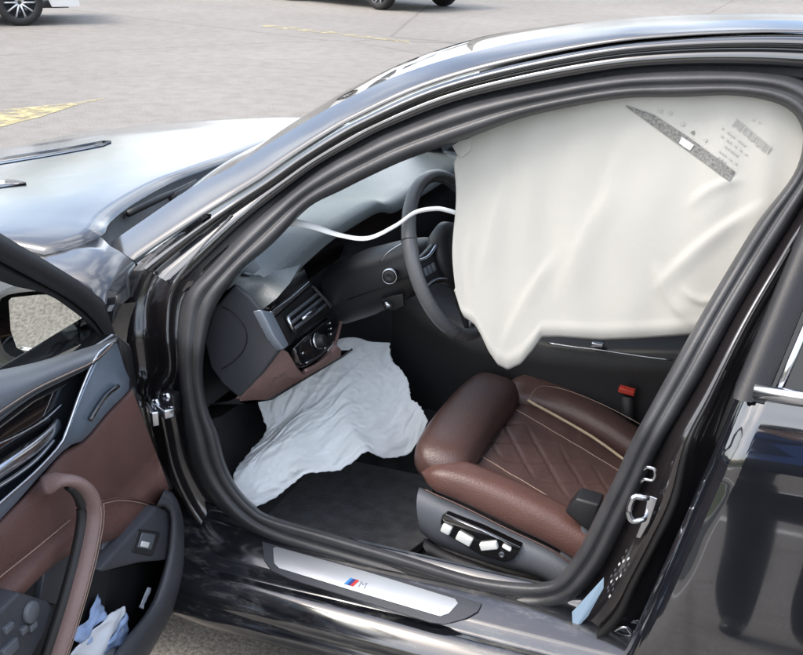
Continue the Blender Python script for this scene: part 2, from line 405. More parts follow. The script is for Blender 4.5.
# hood (wraps over the front wings)
HE = [(44, 255), (70, 247), (101, 235.5), (111, 220), (134.5, 202), (168, 183), (202, 170), (235, 158), (260, 150.5)]
he = [onZ(44, 255, .975), onZ(70, 247, .988), onZ(101, 235.5, .998)]+[onZ(x, y, 1.0+.003*i) for i, (x, y) in enumerate(HE[3:])]
he = cr(he, 26)
yc = .934
near = [p for p in he if p[1] < yc]
edge = near+[np.array([p[0], 2*yc-p[1], p[2]]) for p in reversed(near)]
def hoodz(X, Y, zr):
    u = (.45-X)/1.25; v = (Y-yc)/.88
    z = zr-.06*u-.10*u*u
    z -= .014*abs(v)**3
    z += .003*math.exp(-((abs(v)-(.62-.12*u))/.14)**2)*min(1, u*4)       # creases
    return z
rows = []
for k, u in enumerate(np.linspace(0, 1, 26)):
    r = []
    for p in edge:
        X = p[0]-1.36*u*(1-.10*abs((p[1]-yc)/.88)**2); Y = yc+(p[1]-yc)*(1-.07*u*u)
        zz = hoodz(X, Y, 1.02)
        z = p[2]*(1-min(1, u*6))+zz*min(1, u*6)
        r.append((X, Y, z))
    rows.append(r)
hood = grid('hood', rows, paint_top, car); part(hood, 'long black hood reflecting pale sky'); mods(hood, solid=.012, off=-1)
def hood_hit(x, y, up):
    d = ray(x, y); lo, hi = 1.5, 5.0
    for _ in range(40):
        m_ = (lo+hi)/2; p = CAM+d*m_
        if p[2] > hoodz(p[0], p[1], 1.02)+up: lo = m_
        else: hi = m_
    return CAM+d*lo
for up_l, lo_l in ((((-60, 166), (0, 157), (60, 148), (104, 140), (111, 140.5)), ((-60, 174), (0, 164), (60, 154), (104, 145.5), (111, 142))), (((-60, 186), (-20, 181), (10, 179), (26, 182)), ((-60, 194), (-20, 190), (10, 186), (26, 183.5)))):  # reflection streaks on the hood, modelled as shallow strips of glossy black
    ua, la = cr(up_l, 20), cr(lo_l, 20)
    sl_ = grid('hood_reflection_streak', [[hood_hit(x, y, h_) for x, y in ua*(1-f)+la*f] for f, h_ in ((0, .002), (.15, .004), (.5, -.004), (.85, .004), (1, .002))], piano, hood)
r0_ = [p for p in rows[0] if .205 < p[1] < 1.66]
rows2 = [[(x, y, z-.004) for x, y, z in r0_], [(x+.012, y, z-.035) for x, y, z in r0_], [(x+.16, y, z-.045) for x, y, z in r0_]]
part(grid('cowl_panel', rows2, plast, car), 'black plastic cowl under the windscreen')
# wiper arms lying on the cowl
for (a, b) in (((128, 214), (196, 181)), ((170, 198), (236, 164))):
    p = [onZ(a[0]+(b[0]-a[0])*t, a[1]+(b[1]-a[1])*t, .992+.01*math.sin(t*3)) for t in np.linspace(0, 1, 8)]
    tube('wiper_arm', p, [.008]*5+[.005]*3, blackrub, car, n=8)
# front wing beside the pillar, near side and far side
top = [onZ(x, y, z) for x, y, z in ((-20, 276, .962), (20, 262.5, .968), (44, 256, .972), (72, 248, .985), (101, 237, .995), (110, 246, .992))]
bot = [onY(-20, 338, .050), onY(30, 314, .050), onY(62, 303, .022), onY(94, 292.5, .022), onY(115, 279, .09), onA(135, 263, .0)]
rows = [[p+np.array([-.03, .0, -.006]) for p in top], top, [a*.55+b*.45+np.array([0, -.004, .006]) for a, b in zip(top, bot)], bot, [p+np.array([0, .002, -.06]) for p in bot]]
part(grid('front_wing', rows, paint_top, car), 'black front wing panel beside the windscreen foot')
def wing(sgn):
    rows = []
    for X in np.linspace(-.90, .58 if sgn > 0 else .36, 30):
        r = []
        u = (.45-X)/1.25
        for z, o in ((.93, .075), (.90, .045), (.82, .012), (.68, .0), (.52, .015), (.40, .05), (.26, .07)):
            zz = z-(max(0, u)*.10 if z > .6 else 0)
            if z > .92: zz = .975-.06*u-.10*u*u-(.03 if X > .38 else 0); o = .066
            dx = X; rr = math.hypot(X, z-.33)
            if rr < .365: 
                k = .365/max(rr, .05); zz = .33+(z-.33)*k if abs(z-.33) > .02 else z; dx = X*k
            Y = o+.07*max(0, u-.6)**2*4
            if sgn < 0 and z > .6: zz -= .05
            r.append((dx, Y if sgn > 0 else 1.868-Y, zz))
        rows.append(r)
    return grid('wing_side', rows, paint, car)
wing(1); wing(-1)
for Y0 in (.03, 1.838):
    s = -1 if Y0 < 1 else 1
    for X0 in (0.0, 2.975):
        wh = lathe('wheel', (X0, Y0, .335), (0, s, 0), [(.20, -.22), (.31, -.22), (.335, -.19), (.335, -.04), (.315, -.015), (.25, -.01), (.235, -.02)], tyre, car, 40)
        lathe('rim', (X0, Y0, .335), (0, s, 0), [(.236, -.02), (.225, -.03), (.215, -.09), (.06, -.05), (.05, -.03), (.0, -.03)], alu, wh, 10)
# bumper
rows = []
for u in np.linspace(0, 1, 15):
    Y = .08+1.708*u; b = math.sin(u*math.pi)
    rows.append([(-.70-.26*b**.6, Y, .84), (-.78-.26*b**.6, Y, .70), (-.80-.26*b**.6, Y, .45), (-.74-.24*b**.6, Y, .24)])
grid('front_bumper', rows, paint, car)

# hinge pillar (front of the doorway)
SP = [(253, 224), (215, 264), (188, 294), (180, 328), (180, 371), (183, 408), (187, 435), (193, 462), (208, 492), (235, 522)]
WP1 = [(236, 217), (204, 250), (176, 290), (170, 330), (173, 371), (163, 395), (168, 432), (176, 468), (192, 503), (214, 535)]
WP2 = [(229, 214), (197, 248), (169, 288), (164, 331), (166, 366), (149, 394), (160, 432), (169, 472), (186, 508), (206, 540)]
OP = [(205, 214), (140, 262), (124, 298), (122, 340), (126, 372), (133, 400), (142, 440), (150, 480), (164, 515), (186, 550)]
sp, w1, w2, op = [crk(q, 5) for q in (SP, WP1, WP2, OP)]
rows = [[onA(x, y, .02) for x, y in sp*1.0], [onA(x, y, .028) for x, y in sp*.6+w1*.4], [onA(x, y, .0) for x, y in w1], [onA(x, y, -.012) for x, y in w1*.5+w2*.5],
        [onA(x, y, -.004) for x, y in w2], [onA(x, y, .018) for x, y in w2*.75+op*.25], [onA(x, y, .0) for x, y in w2*.4+op*.6], [onA(x, y, -.03) for x, y in op], [onA(x, y, -.03)+np.array([.0, .05, -.03]) for x, y in op]]
part(grid('hinge_pillar', rows, paint_in, car), 'glossy dark pillar with door hinges in front of the doorway')
# check strap and hinges
c = onA(162, 408, -.03)
obox('check_strap', c, ((1, -.6, 0), (0.6, 1, 0), (0, 0, 1)), (.035, .012, .010), chrome, car, .003)
obox('hinge_bracket', onA(170, 402, -.012), AX, (.018, .014, .022), plast, car, .004)
obox('hinge_arm', onA(152, 414, -.05), ((1, -.9, 0), (.9, 1, 0), (0, 0, 1)), (.028, .008, .016), chrome, car, .003)
for q in ((168, 396), (172, 409), (157, 402)): lathe('hinge_bolt', onA(*q, -.03), (0, -1, 0), [(.009, 0), (.009, .008), (.0, .009)], chrome, car, 6)

# sill: section swept along the car
sec = [(.30, .30), (.215, .42), (.205, .43), (.198, .405), (.190, .398), (.186, .3965), (.120, .3715), (.112, .366), (.108, .350), (.102, .344), (.094, .345), (.075, .333), (.058, .312), (.050, .295), (.054, .285), (.044, .278), (.040, .262), (.050, .240), (.085, .225), (.25, .22)]
rows = [[(X, y+(.02*max(0, (.72-X)/.1)), z) for y, z in sec] for X in list(np.linspace(.60, 2.62, 28))]
sillm = mat('dusty_sill_paint', (.008, .009, .012), .12, coat=.9); dusty(sillm, .05, .22, 1.9)
def dirt(m, scale, lo, hi, col):
    t = m.node_tree; b = t.nodes['Principled BSDF']; tc = t.nodes.new('ShaderNodeTexCoord'); n = t.nodes.new('ShaderNodeTexNoise')
    mp = t.nodes.new('ShaderNodeMapping'); mp.inputs['Scale'].default_value = (.35, 1, 1.4); t.links.new(tc.outputs['Object'], mp.inputs['Vector'])
    n.inputs['Scale'].default_value = scale; n.inputs['Detail'].default_value = 10; n.inputs['Roughness'].default_value = .8; t.links.new(mp.outputs[0], n.inputs['Vector'])
    r = t.nodes.new('ShaderNodeValToRGB'); e = r.color_ramp.elements; e[0].position = lo; e[1].position = hi
    e[0].color = (*list(b.inputs['Base Color'].default_value)[:3], 1); e[1].color = (*col, 1)
    t.links.new(n.outputs['Fac'], r.inputs['Fac']); t.links.new(r.outputs['Color'], b.inputs['Base Color'])
dirt(sillm, 22, .52, .80, (.16, .155, .145))
part(grid('sill', rows, sillm, car), 'glossy black door sill')
# sill scuff plate with aluminium insert
def onSill(x, y, h=0):           # on the sloping plate face
    n = np.array([0, -(.3965-.3715), .066]); n = n/np.linalg.norm(n)
    return onPl(x, y, np.array([1, .186, .3965])+n*h, n)
SN = np.array([0, -.354, .935])
fr = [(262, 541), (300, 552), (400, 579), (482, 603), (478, 611), (466, 618), (444, 624), (430, 622), (350, 597), (290, 579), (272, 571), (264, 560)]
sp_ = plate('scuff_plate', [onSill(x, y, .0045) for x, y in fr], -SN*.004, grey, car, bevel=.0015)
part(sp_, 'grey sill scuff plate with bright metal insert')
ins = [(273, 548), (276, 546.5), (365, 571), (455, 598.5), (458, 603), (449, 613), (440, 616), (365, 594), (279, 568), (274, 563)]
plate('scuff_insert', [onSill(x, y, .0062) for x, y in ins], -SN*.0015, alu, sp_, bevel=.0006)
a = onSill(345, 586, .0066); b = onSill(361, 590.5, .0066); ux = (b-a)/np.linalg.norm(b-a); uy = np.cross(SN, ux)
cc = onSill(353, 582.5, .0066)
for k, mm in enumerate((mblue, mdark, mred)):
    o0 = cc+ux*(-.012+k*.0068); plate('emblem_stripe', [o0+ux*-.004+uy*-.0085, o0+ux*.0022+uy*-.0085, o0+ux*.0085+uy*.0085, o0+ux*.0023+uy*.0085], SN*.0008, mm, sp_, bevel=0, smooth=False)
mt = Matrix(((ux[0], uy[0], SN[0], 0), (ux[1], uy[1], SN[1], 0), (ux[2], uy[2], SN[2], 0), (0, 0, 0, 1)))
o0 = cc+ux*.0215
text('emblem_letter', 'M', .022, chrome, sp_, Matrix.Translation(Vector(o0))@mt)

def frontX_(z): return 1.606+(z-.456)*.255
# centre pillar between the doors
SB = [(818, 172), (791.5, 220), (768, 257), (734, 314), (701, 374.6), (661, 442), (639, 488), (618, 533.6), (598, 571), (574, 598), (550, 612), (525, 618)]
RB = [(860, 175), (806, 232), (786, 265), (748, 331), (711, 408), (695, 445), (684, 506), (664, 548), (645, 585), (630, 622), (600, 655), (570, 690)]
sb, rb = crk(SB, 5), crk(RB, 5)
prof = [(-.06, .03), (0, .018), (.10, .018), (.16, .0), (.5, -.012), (.72, -.020), (.76, -.008), (.92, -.006), (1.04, .02), (1.25, .03), (1.6, .05)]
rows = [[onA(x, y, off-.02*f) for x, y in sb*(1-f)+rb*f] for f, off in prof]
pil = part(grid('centre_pillar', rows, paint_in, car), 'dark painted centre pillar with latch striker and stickers')
wl = [(.70, -.028), (.78, -.040), (.86, -.028)]
rows = [[onA(x, y, off-.02*f) for x, y in (sb*(1-f)+rb*f)[8:-6]] for f, off in wl]
grid('pillar_rubber', rows, blackrub, pil, solid=.004) if False else grid('pillar_rubber', rows, blackrub, pil)
tube('pillar_core', [(frontX_(z)+.02, Ya(z)+.075, z) for z in np.linspace(.42, 1.40, 14)], .058, plast, pil, n=12)
# striker loop
pts = [onA(x, y, o) for x, y, o in ((647, 496, -.02), (646, 498, -.045), (634, 497, -.052), (629, 512, -.054), (633, 521, -.052), (643, 519, -.045), (645, 516, -.02))]
tube('latch_striker', cr(pts, 30), .0055, chrome, pil, n=10)
plate('striker_plate', [onA(x, y, -.028) for x, y in ((648, 494), (658, 498), (650, 522), (641, 538), (636, 536), (644, 516))], (0, -.004, 0), chrome, pil, bevel=.002)
tube('pillar_bracket', cr([onA(x, y, o) for x, y, o in ((644, 470, -.02), (648, 467, -.03), (655, 470, -.03), (653, 480, -.03), (645, 479, -.03), (641, 482, -.02))], 20), .003, chrome, pil, n=8)
# stickers: blue data plate and dotted bar code
plate('data_sticker', [onA(x, y, -.034) for x, y in ((604, 577), (603.5, 588), (588, 616), (573, 632), (572, 612))], (0, -.0006, 0), labelb, pil, bevel=0, smooth=False)
for i in range(6):
    for j in range(4):
        if (i*3+j*5) % 7 in (0,): continue
        x = 606+i*3.9+j*.8+.5*math.sin(i*7+j*3); y = 583-i*6.4+j*4.2+.6*math.sin(i*5+j*9)
        plate('sticker_mark', [onA(x+dx, y+dy, -.035-.001*i*.5) for dx, dy in ((0, 0), (1.6+(i*j) % 3*.5, -2.4), (1.9+(i+j) % 2*.6, -.4), (.3, 1.8))], (0, -.0006, 0), greylt if (i+2*j) % 3 else labelw, pil, bevel=0, smooth=False)

# rear door ---------------------------------------------------------------
RZ = [.24, .28, .33, .40, .50, .60, .70, .78, .83, .87, .905, .945]
RY = [.085, .045, .014, .000, .004, .017, .033, .046, .053, .061, .074, .096]
_rs = cr(list(zip(RZ, RY)), 200)
def Yr(z): return float(np.interp(z, _rs[:, 0], _rs[:, 1]))
def frontX(z): return 1.606+(z-.456)*.255
rows = []
zs = np.linspace(.27, .935, 44)
# smooth the skin profile
for z in zs:
    r = []
    y = Yr(z)
    for t in np.linspace(0, 1, 44):
        X = frontX(z)+.004+t*(2.72-frontX(z)); xs = X
        crease = .004*math.exp(-((z-(.835+.02*(X-1.7)))/.016)**2)
        wv = .0012*math.sin(X*9+z*4)+.0010*math.sin(z*23+X*3)
        yy = y-crease+wv+.012*max(0, .03-(X-frontX(z)-.004))/.03*0
        edge_ = max(0, (.012-(X-frontX(z)-.004))/.012)
        r.append((X, yy+.03*edge_**2, z))
    r.insert(0, (frontX(z)+.004, y+.07, z))
    rows.append(r)
rdoor = part(grid('rear_door', rows, paint, car), 'closed glossy black rear door mirroring the surroundings')
def Yg(z): return .097+(z-.945)*.57
BL = [onPl(x, y, (1.75, .062, .94), (0, 1, -.2)) for x, y in ((757, 397), (803, 405))]
# belt moulding
tube('belt_moulding', [(X, .088, .945+.01*(X-1.73)) for X in np.linspace(1.752, 2.70, 12)], .013, chrome, rdoor, n=8, sx=.6, sy=1.0)
# window frame: glossy front post
def fX(z): return frontX(z)-.006
rows = []
for z in np.linspace(.93, 1.40, 16):
    x0 = fX(z)
    rows.append([(x0, Yg(z)+.05, z), (x0+.002, Yg(z)-.004, z), (x0+.012, Yg(z)-.010, z), (x0+.030, Yg(z)-.010, z), (x0+.034, Yg(z)-.004, z), (x0+.048, Yg(z)-.006, z), (x0+.052, Yg(z)+.008, z)])
grid('window_post', rows, plast, rdoor)
tube('window_trim', [(fX(z)+.062+.02*(z-.95), Yg(z)-.004, z) for z in np.linspace(.95, 1.42, 10)], .0065, chrome, rdoor, n=8)
gl = [[(fX(z)+.05, Yg(z)+.004, z), (2.45 if z < 1.2 else 2.35-.5*(z-1.2), Yg(z)+.004, z)] for z in np.linspace(.94, 1.43, 8)]
grid('rear_window', gl, tint, rdoor)
rows = [[(X, Yg(1.43)-.01+dy, 1.425+dz-.02*max(0, X-2.0)**2) for X in np.linspace(1.86, 2.6, 12)] for dy, dz in ((0, -.01), (-.008, .01), (0.0, .03), (.03, .045))]
grid('window_header', rows, piano, rdoor)
# bright reflector details at foot of rear door edge
tube('drain_lip', cr([onA(x, y, -.03) for x, y in ((607, 640), (616, 630), (626, 627), (632, 634))], 14), .003, chrome, pil, n=8)

# rear quarter, trunk, tail
def side_rear(sgn):
    rows = []
    for X in np.linspace(2.73, 4.02, 26):
        r = []
        for z, o in ((.97, .10), (.90, .055), (.80, .015), (.66, .0), (.52, .015), (.38, .05), (.26, .09)):
            rr = math.hypot(X-2.975, z-.33); zz = z; dx = X
            if rr < .37 and z < .75: k = .37/max(rr, .06); zz = .33+(z-.33)*k; dx = 2.975+(X-2.975)*k; dx = max(2.73, dx)
            Y = o+.10*max(0, (X-3.6)/.42)**2
            r.append((dx, Y if sgn > 0 else 1.868-Y, zz))
        rows.append(r)
    grid('rear_quarter', rows, paint, car)
    rows = []
    for t in np.linspace(0, 1, 10):
        x0 = 2.45+.62*t; rows.append([(x0, (.10+.30*(1-t)**1 if sgn > 0 else 1.868-.10-.30*(1-t)), .96+.44*(1-t)), (x0+.14, (.10+.29*(1-t) if sgn > 0 else 1.868-.10-.29*(1-t)), .965+.43*(1-t))])
    grid('rear_pillar', rows, paint, car)
side_rear(1); side_rear(-1)
rows = [[(2.63+.75*t, Y, 1.40-.42*t-.02*abs((Y-.934)/.6)**2) for Y in np.linspace(.40-.2*t, 1.468+.2*t, 12)] for t in np.linspace(0, 1, 8)]
grid('rear_screen', rows, tint, car)
rows = [[(3.35+.68*t, Y, 1.0-.05*t*t-.02*abs((Y-.934)/.8)**2) for Y in np.linspace(.10+.05*t, 1.768-.05*t, 12)] for t in np.linspace(0, 1, 8)]+[[(4.06, Y, .80) for Y in np.linspace(.16, 1.70, 12)], [(4.08, Y, .5) for Y in np.linspace(.16, 1.70, 12)], [(4.0, Y, .26) for Y in np.linspace(.16, 1.70, 12)]]
grid('trunk_lid', rows, paint, car)
# far side doors (outer skins) and far side windows
rows = [[(X, 1.868-Yr(z), z) for X in np.linspace(.56, 2.74, 20)] for z in np.linspace(.27, .94, 14)]
grid('far_door', rows, paint, car)
rows = [[(X, 1.868-Yg(z), z) for X in np.linspace(.56+(z-.94)*1.55, 2.75-(z-.94)*.6, 14)] for z in np.linspace(.94, 1.30, 8)]
grid('far_window', rows, tint, car)
# far mirror, visible over the windscreen foot
def mirror_shell(name, c, parent, sx=.10, sy=.13, sz=.085, yaw=0):
    rows = []
    for i in range(9):
        th = math.pi*i/8; r = []
        for k in range(20):
            a = 2*math.pi*k/20
            r.append(((-math.cos(th))*sx*.9, math.copysign(abs(math.cos(a))**.6, math.cos(a))*sy*math.sin(th)**.5, math.copysign(abs(math.sin(a))**.7, math.sin(a))*sz*math.sin(th)**.5))
        rows.append(r)
    Rz = Matrix.Rotation(yaw, 3, 'Z')
    rows = [[np.array(Rz@Vector(p))+np.array(c) for p in r] for r in rows]
    return grid(name, rows, paint, parent)
mirror_shell('far_wing_mirror', (.62, 1.98, 1.02), car)

# ------------------------------------------------------------------ cabin shell
V = []
rows = [[(X, Y, z) for Y, z in ((.25, .30), (.28, .235), (.70, .225), (.80, .25), (.83, .42), (.86, .45), (1.0, .45), (1.04, .42), (1.07, .25), (1.60, .24), (1.66, .42))] for X in np.linspace(.62, 2.6, 16)]
part(grid('cabin_floor', rows, carpet, car), 'dark carpeted cabin floor')
rows = [[(X, Y, z) for Y in np.linspace(.24, 1.64, 6)] for X, z in ((.72, .235), (.60, .30), (.50, .48), (.48, .70), (.50, .92), (.52, .955))]
grid('firewall', rows, carpet, car)
rows = [[(X, 1.66-.06*(z > .7), z) for X in np.linspace(.55, 2.62, 10)] for z in (.25, .5, .7, .72, .93, .95)]
part(grid('far_door_lining', rows, plast, car), 'black inner lining of the far doors')
rows = [[(X, Y, 1.395-.04*abs((Y-.934)/.5)**2-.02*max(0, 1.35-X)/.3) for Y in np.linspace(.42, 1.45, 12)] for X in np.linspace(1.12, 2.6, 8)]
part(grid('headliner', rows, mat('headliner_cloth', (.25, .25, .25), .9), car), 'pale cloth headliner')
rows = [[(2.45, Y, z) for Y in np.linspace(.24, 1.64, 4)] for z in (.23, .6, 1.0)]
grid('rear_bulkhead', rows, carpet, car)
# rear bench, mostly hidden
softhex('rear_bench', [(1.95, .26, .28), (2.45, .26, .28), (2.45, 1.6, .28), (1.95, 1.6, .28), (1.95, .26, .52), (2.45, .26, .48), (2.45, 1.6, .48), (1.95, 1.6, .52)], browndk, car, .05)
softhex('rear_bench_back', [(2.32, .28, .45), (2.44, .28, .45), (2.44, 1.6, .45), (2.32, 1.6, .45), (2.48, .36, 1.05), (2.60, .36, 1.05), (2.60, 1.52, 1.05), (2.48, 1.52, 1.05)], browndk, car, .05)

# ------------------------------------------------------------------ dashboard
def onD(x, y, h=0): return onPl(x, y, np.array([.83, .25, .81])+h*np.array([.944, 0, .33]), (1, 0, .35))
def onD2(x, y, h=0): return onPl(x, y, np.array([.838, .25, .80])+h*np.array([.894, 0, -.447]), (1, -.2, -.12))
DN = np.array([.944, 0, .33]); DN2 = np.array([.894, 0, -.447])
def dash_sec(Y):
    hood_ = math.exp(-((Y-.62)/.24)**4)                # raised cluster hood
    t = .945+.052*hood_; xr = .80+.03*hood_
    return [(.50, Y, .945), (.62, Y, .95+.02*hood_), (.74, Y, t), (xr-.02, Y, t+.002), (xr, Y, t-.006), (xr+.004, Y, t-.02), (xr-.02-.06*hood_, Y, t-.04-.01*hood_), (.79-.05*hood_, Y, .86), (.800, Y, .82), (.795, Y, .76), (.75, Y, .68), (.68, Y, .62), (.56, Y, .56)]
rows = [dash_sec(Y) for Y in np.concatenate([np.linspace(.262, 1.0, 26), np.linspace(1.05, 1.62, 8)])]
topm = mat('dash_top_leather', (.11, .125, .13), .28, bump=(330, .4, 5), var=(10, .1))
dash = part(grid('dashboard', rows, plast, car), 'black dashboard with vent and light switch')
# pale stitched top pad
tr = []
for Y in np.concatenate([np.linspace(.266, 1.0, 22), np.linspace(1.05, 1.60, 6)]):
    s = dash_sec(Y); a = np.array(s[0]); b = np.array(s[1]); c = np.array(s[2]); d = np.array(s[3]); e = np.array(s[4])
    u = np.array([0, 0, .004]); tr.append([a+u, b+u, c+u, d+u, e+np.array([.004, 0, .002]), np.array(s[5])+np.array([.003, 0, -.004])])
grid('dash_top_pad', tr, topm, dash)
# near end: rounded shoulder of the top pad and end cap facing the doorway
EC = [(235, 284), (250, 296), (262, 310), (272, 328), (281, 349), (262, 374), (239, 399), (222, 385), (210, 368), (204, 341), (214, 308)]
cap = plate('dash_end_cap', [onY(x, y, .246) for x, y in EC], (0, .03, 0), grey, dash, bevel=.008, seg=4)
part(cap, 'grey side cover on the end of the dashboard')
sh = [[onY(x, y, .252) for x, y in ((226, 291), (235, 284), (250, 296), (262, 310))], [onZ(x, y, z) for x, y, z in ((236, 276, .955), (246, 268, .955), (264, 283, .945), (277, 298, .93))], [onZ(x, y, z) for x, y, z in ((252, 262, .957), (263, 254, .957), (281, 268, .95), (290, 283, .94))], [onZ(x, y, z) for x, y, z in ((275, 238, .96), (290, 234, .962), (298, 246, .96), (301, 264, .95))]]
grid('dash_shoulder', sh, topm, dash)
tube('cover_groove', cr([onY(x, y, .2445) for x, y in ((222, 307), (232, 312), (243, 324), (247, 338), (243, 351), (233, 362), (222, 369))], 24), .0011, blackrub, dash, n=6)
# brown trim: lower panel
BR = [(277, 347), (289, 353), (298, 368), (304, 374), (318, 367), (333, 353), (338, 346), (342, 350), (341, 357), (328, 365), (301, 380), (267, 399), (239, 402), (256, 376)]
bt = [onD2(x, y, .0) if onD2(x, y, 0)[1] > .25 else onY(x, y, .25) for x, y in BR]
plate('dash_trim', bt, -DN2*.012, mat('dash_leather', (.17, .105, .095), .36, bump=(330, .5, 6), var=(14, .1)), dash, bevel=.003)
tube('panel_surround', cr([onD(x, y, .004) for x, y in ((305, 371), (320, 363), (332, 351), (338, 334), (342, 317), (346, 308))], 24), .0042, MATS['dash_leather'], dash, n=8)
lw = [[onD2(x, y, -.02) if onD2(x, y, 0)[1] > .255 else onY(x, y, .255) for x, y in q] for q in (((239, 402), (267, 399), (301, 379), (341, 356), (352, 348)), ((246, 404), (272, 400), (303, 381), (342, 358), (353, 350)))]
lw.append([p+np.array([-.10, .0, -.02]) for p in lw[-1]])
grid('knee_bolster', lw, plast, dash)
# vent: bright L frame, housing, slats, tab
brk = mat('vent_frame', (.36, .42, .50), .28, metal=.6)
plate('vent_bracket', [onD(x, y, .012) for x, y in ((260.5, 309.5), (273, 312), (281, 328), (289.5, 345), (284, 349.5), (274, 336), (266, 320))], -DN*.02, brk, dash, bevel=.003)
plate('vent_strip', [onD(x, y, .012) for x, y in ((271, 311.5), (291, 297), (309.5, 280.5), (311, 285), (292, 302), (275, 316))], -DN*.012, chrome, dash, bevel=.002)
plate('trim_inlay', [onD(x, y, .010) for x, y in ((268, 308), (284, 288), (297, 263), (302, 263), (306, 272), (309, 280), (291, 296), (272, 310))], -DN*.012, piano, dash, bevel=.002)
plate('vent_housing', [onD(x, y, .001) for x, y in ((276, 317), (292, 303), (312, 286), (333, 307), (329, 313), (300, 331), (291, 345))], -DN*.04, blackrub, dash, bevel=.002)
plate('vent_edge', [onD(x, y, .009) for x, y in ((312, 286), (315, 286.5), (333, 305), (331, 308.5), (328, 304))], -DN*.008, chrome, dash, bevel=.001)
for a, b, wd in (((287, 318), (318, 294), .0030), ((291, 323.5), (322, 299), .0030), ((294, 329), (326, 305), .0030)):
    p = [onD(a[0]+(b[0]-a[0])*t, a[1]+(b[1]-a[1])*t, .007) for t in np.linspace(0, 1, 6)]
    tube('vent_slat', p, wd, greylt, dash, n=8, sx=.6, sy=1.6)
tube('vent_post', [onD(287, 317, .008), onD(294, 332, .008)], .0045, chrome, dash, n=8)
tube('vent_tab', [onD(302, 319, .012), onD(309, 314, .015), (onD(316, 309, .012))], [.004, .0055, .004], chrome, dash, n=10)
# light switch panel
plate('switch_panel', [onD(x, y, .006) for x, y in ((294, 348), (304, 338), (331, 317), (338, 316), (337, 330), (333, 345), (322, 357), (305, 367), (300, 362))], -DN*.02, piano, dash, bevel=.004)
c = onD(317, 341, .008); lathe('light_knob', c, DN, [(.017, 0), (.017, .006), (.0155, .008), (.013, .008), (.012, .018), (.010, .020), (.0, .020)], plast, dash, 28)
lathe('knob_ring', c, DN, [(.0185, .001), (.0185, .004), (.0165, .005), (.0165, .001)], chrome, dash, 28)
for x, y in ((303, 353), (330, 323), (331, 328.5), (331, 334), (325, 348)): obox('panel_mark', onD(x, y, .0085), (DN, (0, 1, 0), (-.33, 0, .944)), (.0006, .003, .0015), whitepl, dash, 0)
tube('panel_rim', cr([onD(x, y, .007) for x, y in ((306, 363), (320, 355), (330, 345))], 10), .0016, chrome, dash, n=6)
# dark cluster face and steering column
obox('cluster_screen', (.735, .62, .90), ((1, 0, .25), (0, 1, 0), (-.25, 0, 1)), (.006, .15, .05), piano, dash, .003)
WC = np.array([1.095, .553, .954]); wa, wb = .382, -.11
WN = np.array([math.cos(wa)*math.cos(wb), math.cos(wa)*math.sin(wb), math.sin(wa)])
E1 = np.cross([0, 0, 1], WN); E1 /= np.linalg.norm(E1); E2 = np.cross(WN, E1)
rows = []
for d, wdt, ht, dz in ((-.30, .085, .070, -.02), (-.22, .088, .072, -.012), (-.12, .078, .062, -.004), (-.07, .062, .052, 0), (-.05, .045, .040, 0), (-.05, .0, .0, 0)):
    r = []
    for k in range(24):
        a = 2*math.pi*k/24; cx, sx = math.cos(a), math.sin(a)
        r.append(WC+WN*d+E1*wdt*math.copysign(abs(cx)**.7, cx)+E2*(ht*math.copysign(abs(sx)**.7, sx)+dz))
    rows.append(r)
colm = part(grid('steering_column', rows, plast, car, closed=True), 'dark grey steering column shroud with stalk')
tube('column_groove', [WC+WN*d-E1*w_+E2*(dz-.012) for d, w_, dz in ((-.24, .0885, -.014), (-.16, .084, -.008), (-.11, .0775, -.003), (-.075, .0655, 0))], .0012, blackrub, colm, n=6)
tube('column_edge', cr([onY(x, y, .49) for x, y in ((380, 262), (388, 253), (398, 246), (408, 241))], 14), .002, chrome, colm, n=6)
c = onY(390, 276, .455); ax_ = np.array([.15, -1, .1])
tube('stalk', [np.array(WC+WN*-.13), c], .010, plast, colm, n=12)
lathe('stalk_cap', c, ax_, [(.012, -.012), (.0165, -.006), (.0165, .006), (.013, .010), (.006, .011), (.0, .008)], plast, colm, 24)
lathe('stalk_ring', c, ax_, [(.0172, .002), (.0172, .005), (.0150, .0085), (.0150, .003)], chrome, colm, 24)
plate('adjuster_pocket', [onY(x, y, .478) for x, y in ((380, 300), (392, 296), (403, 294), (404, 306), (396, 310), (384, 309))], (0, .01, 0), blackrub, colm, bevel=.002)
tube('adjuster_lever', [onY(384, 302, .470), onY(388, 305, .462), onY(392, 306, .466)], [.005, .006, .004], chrome, colm, n=10)

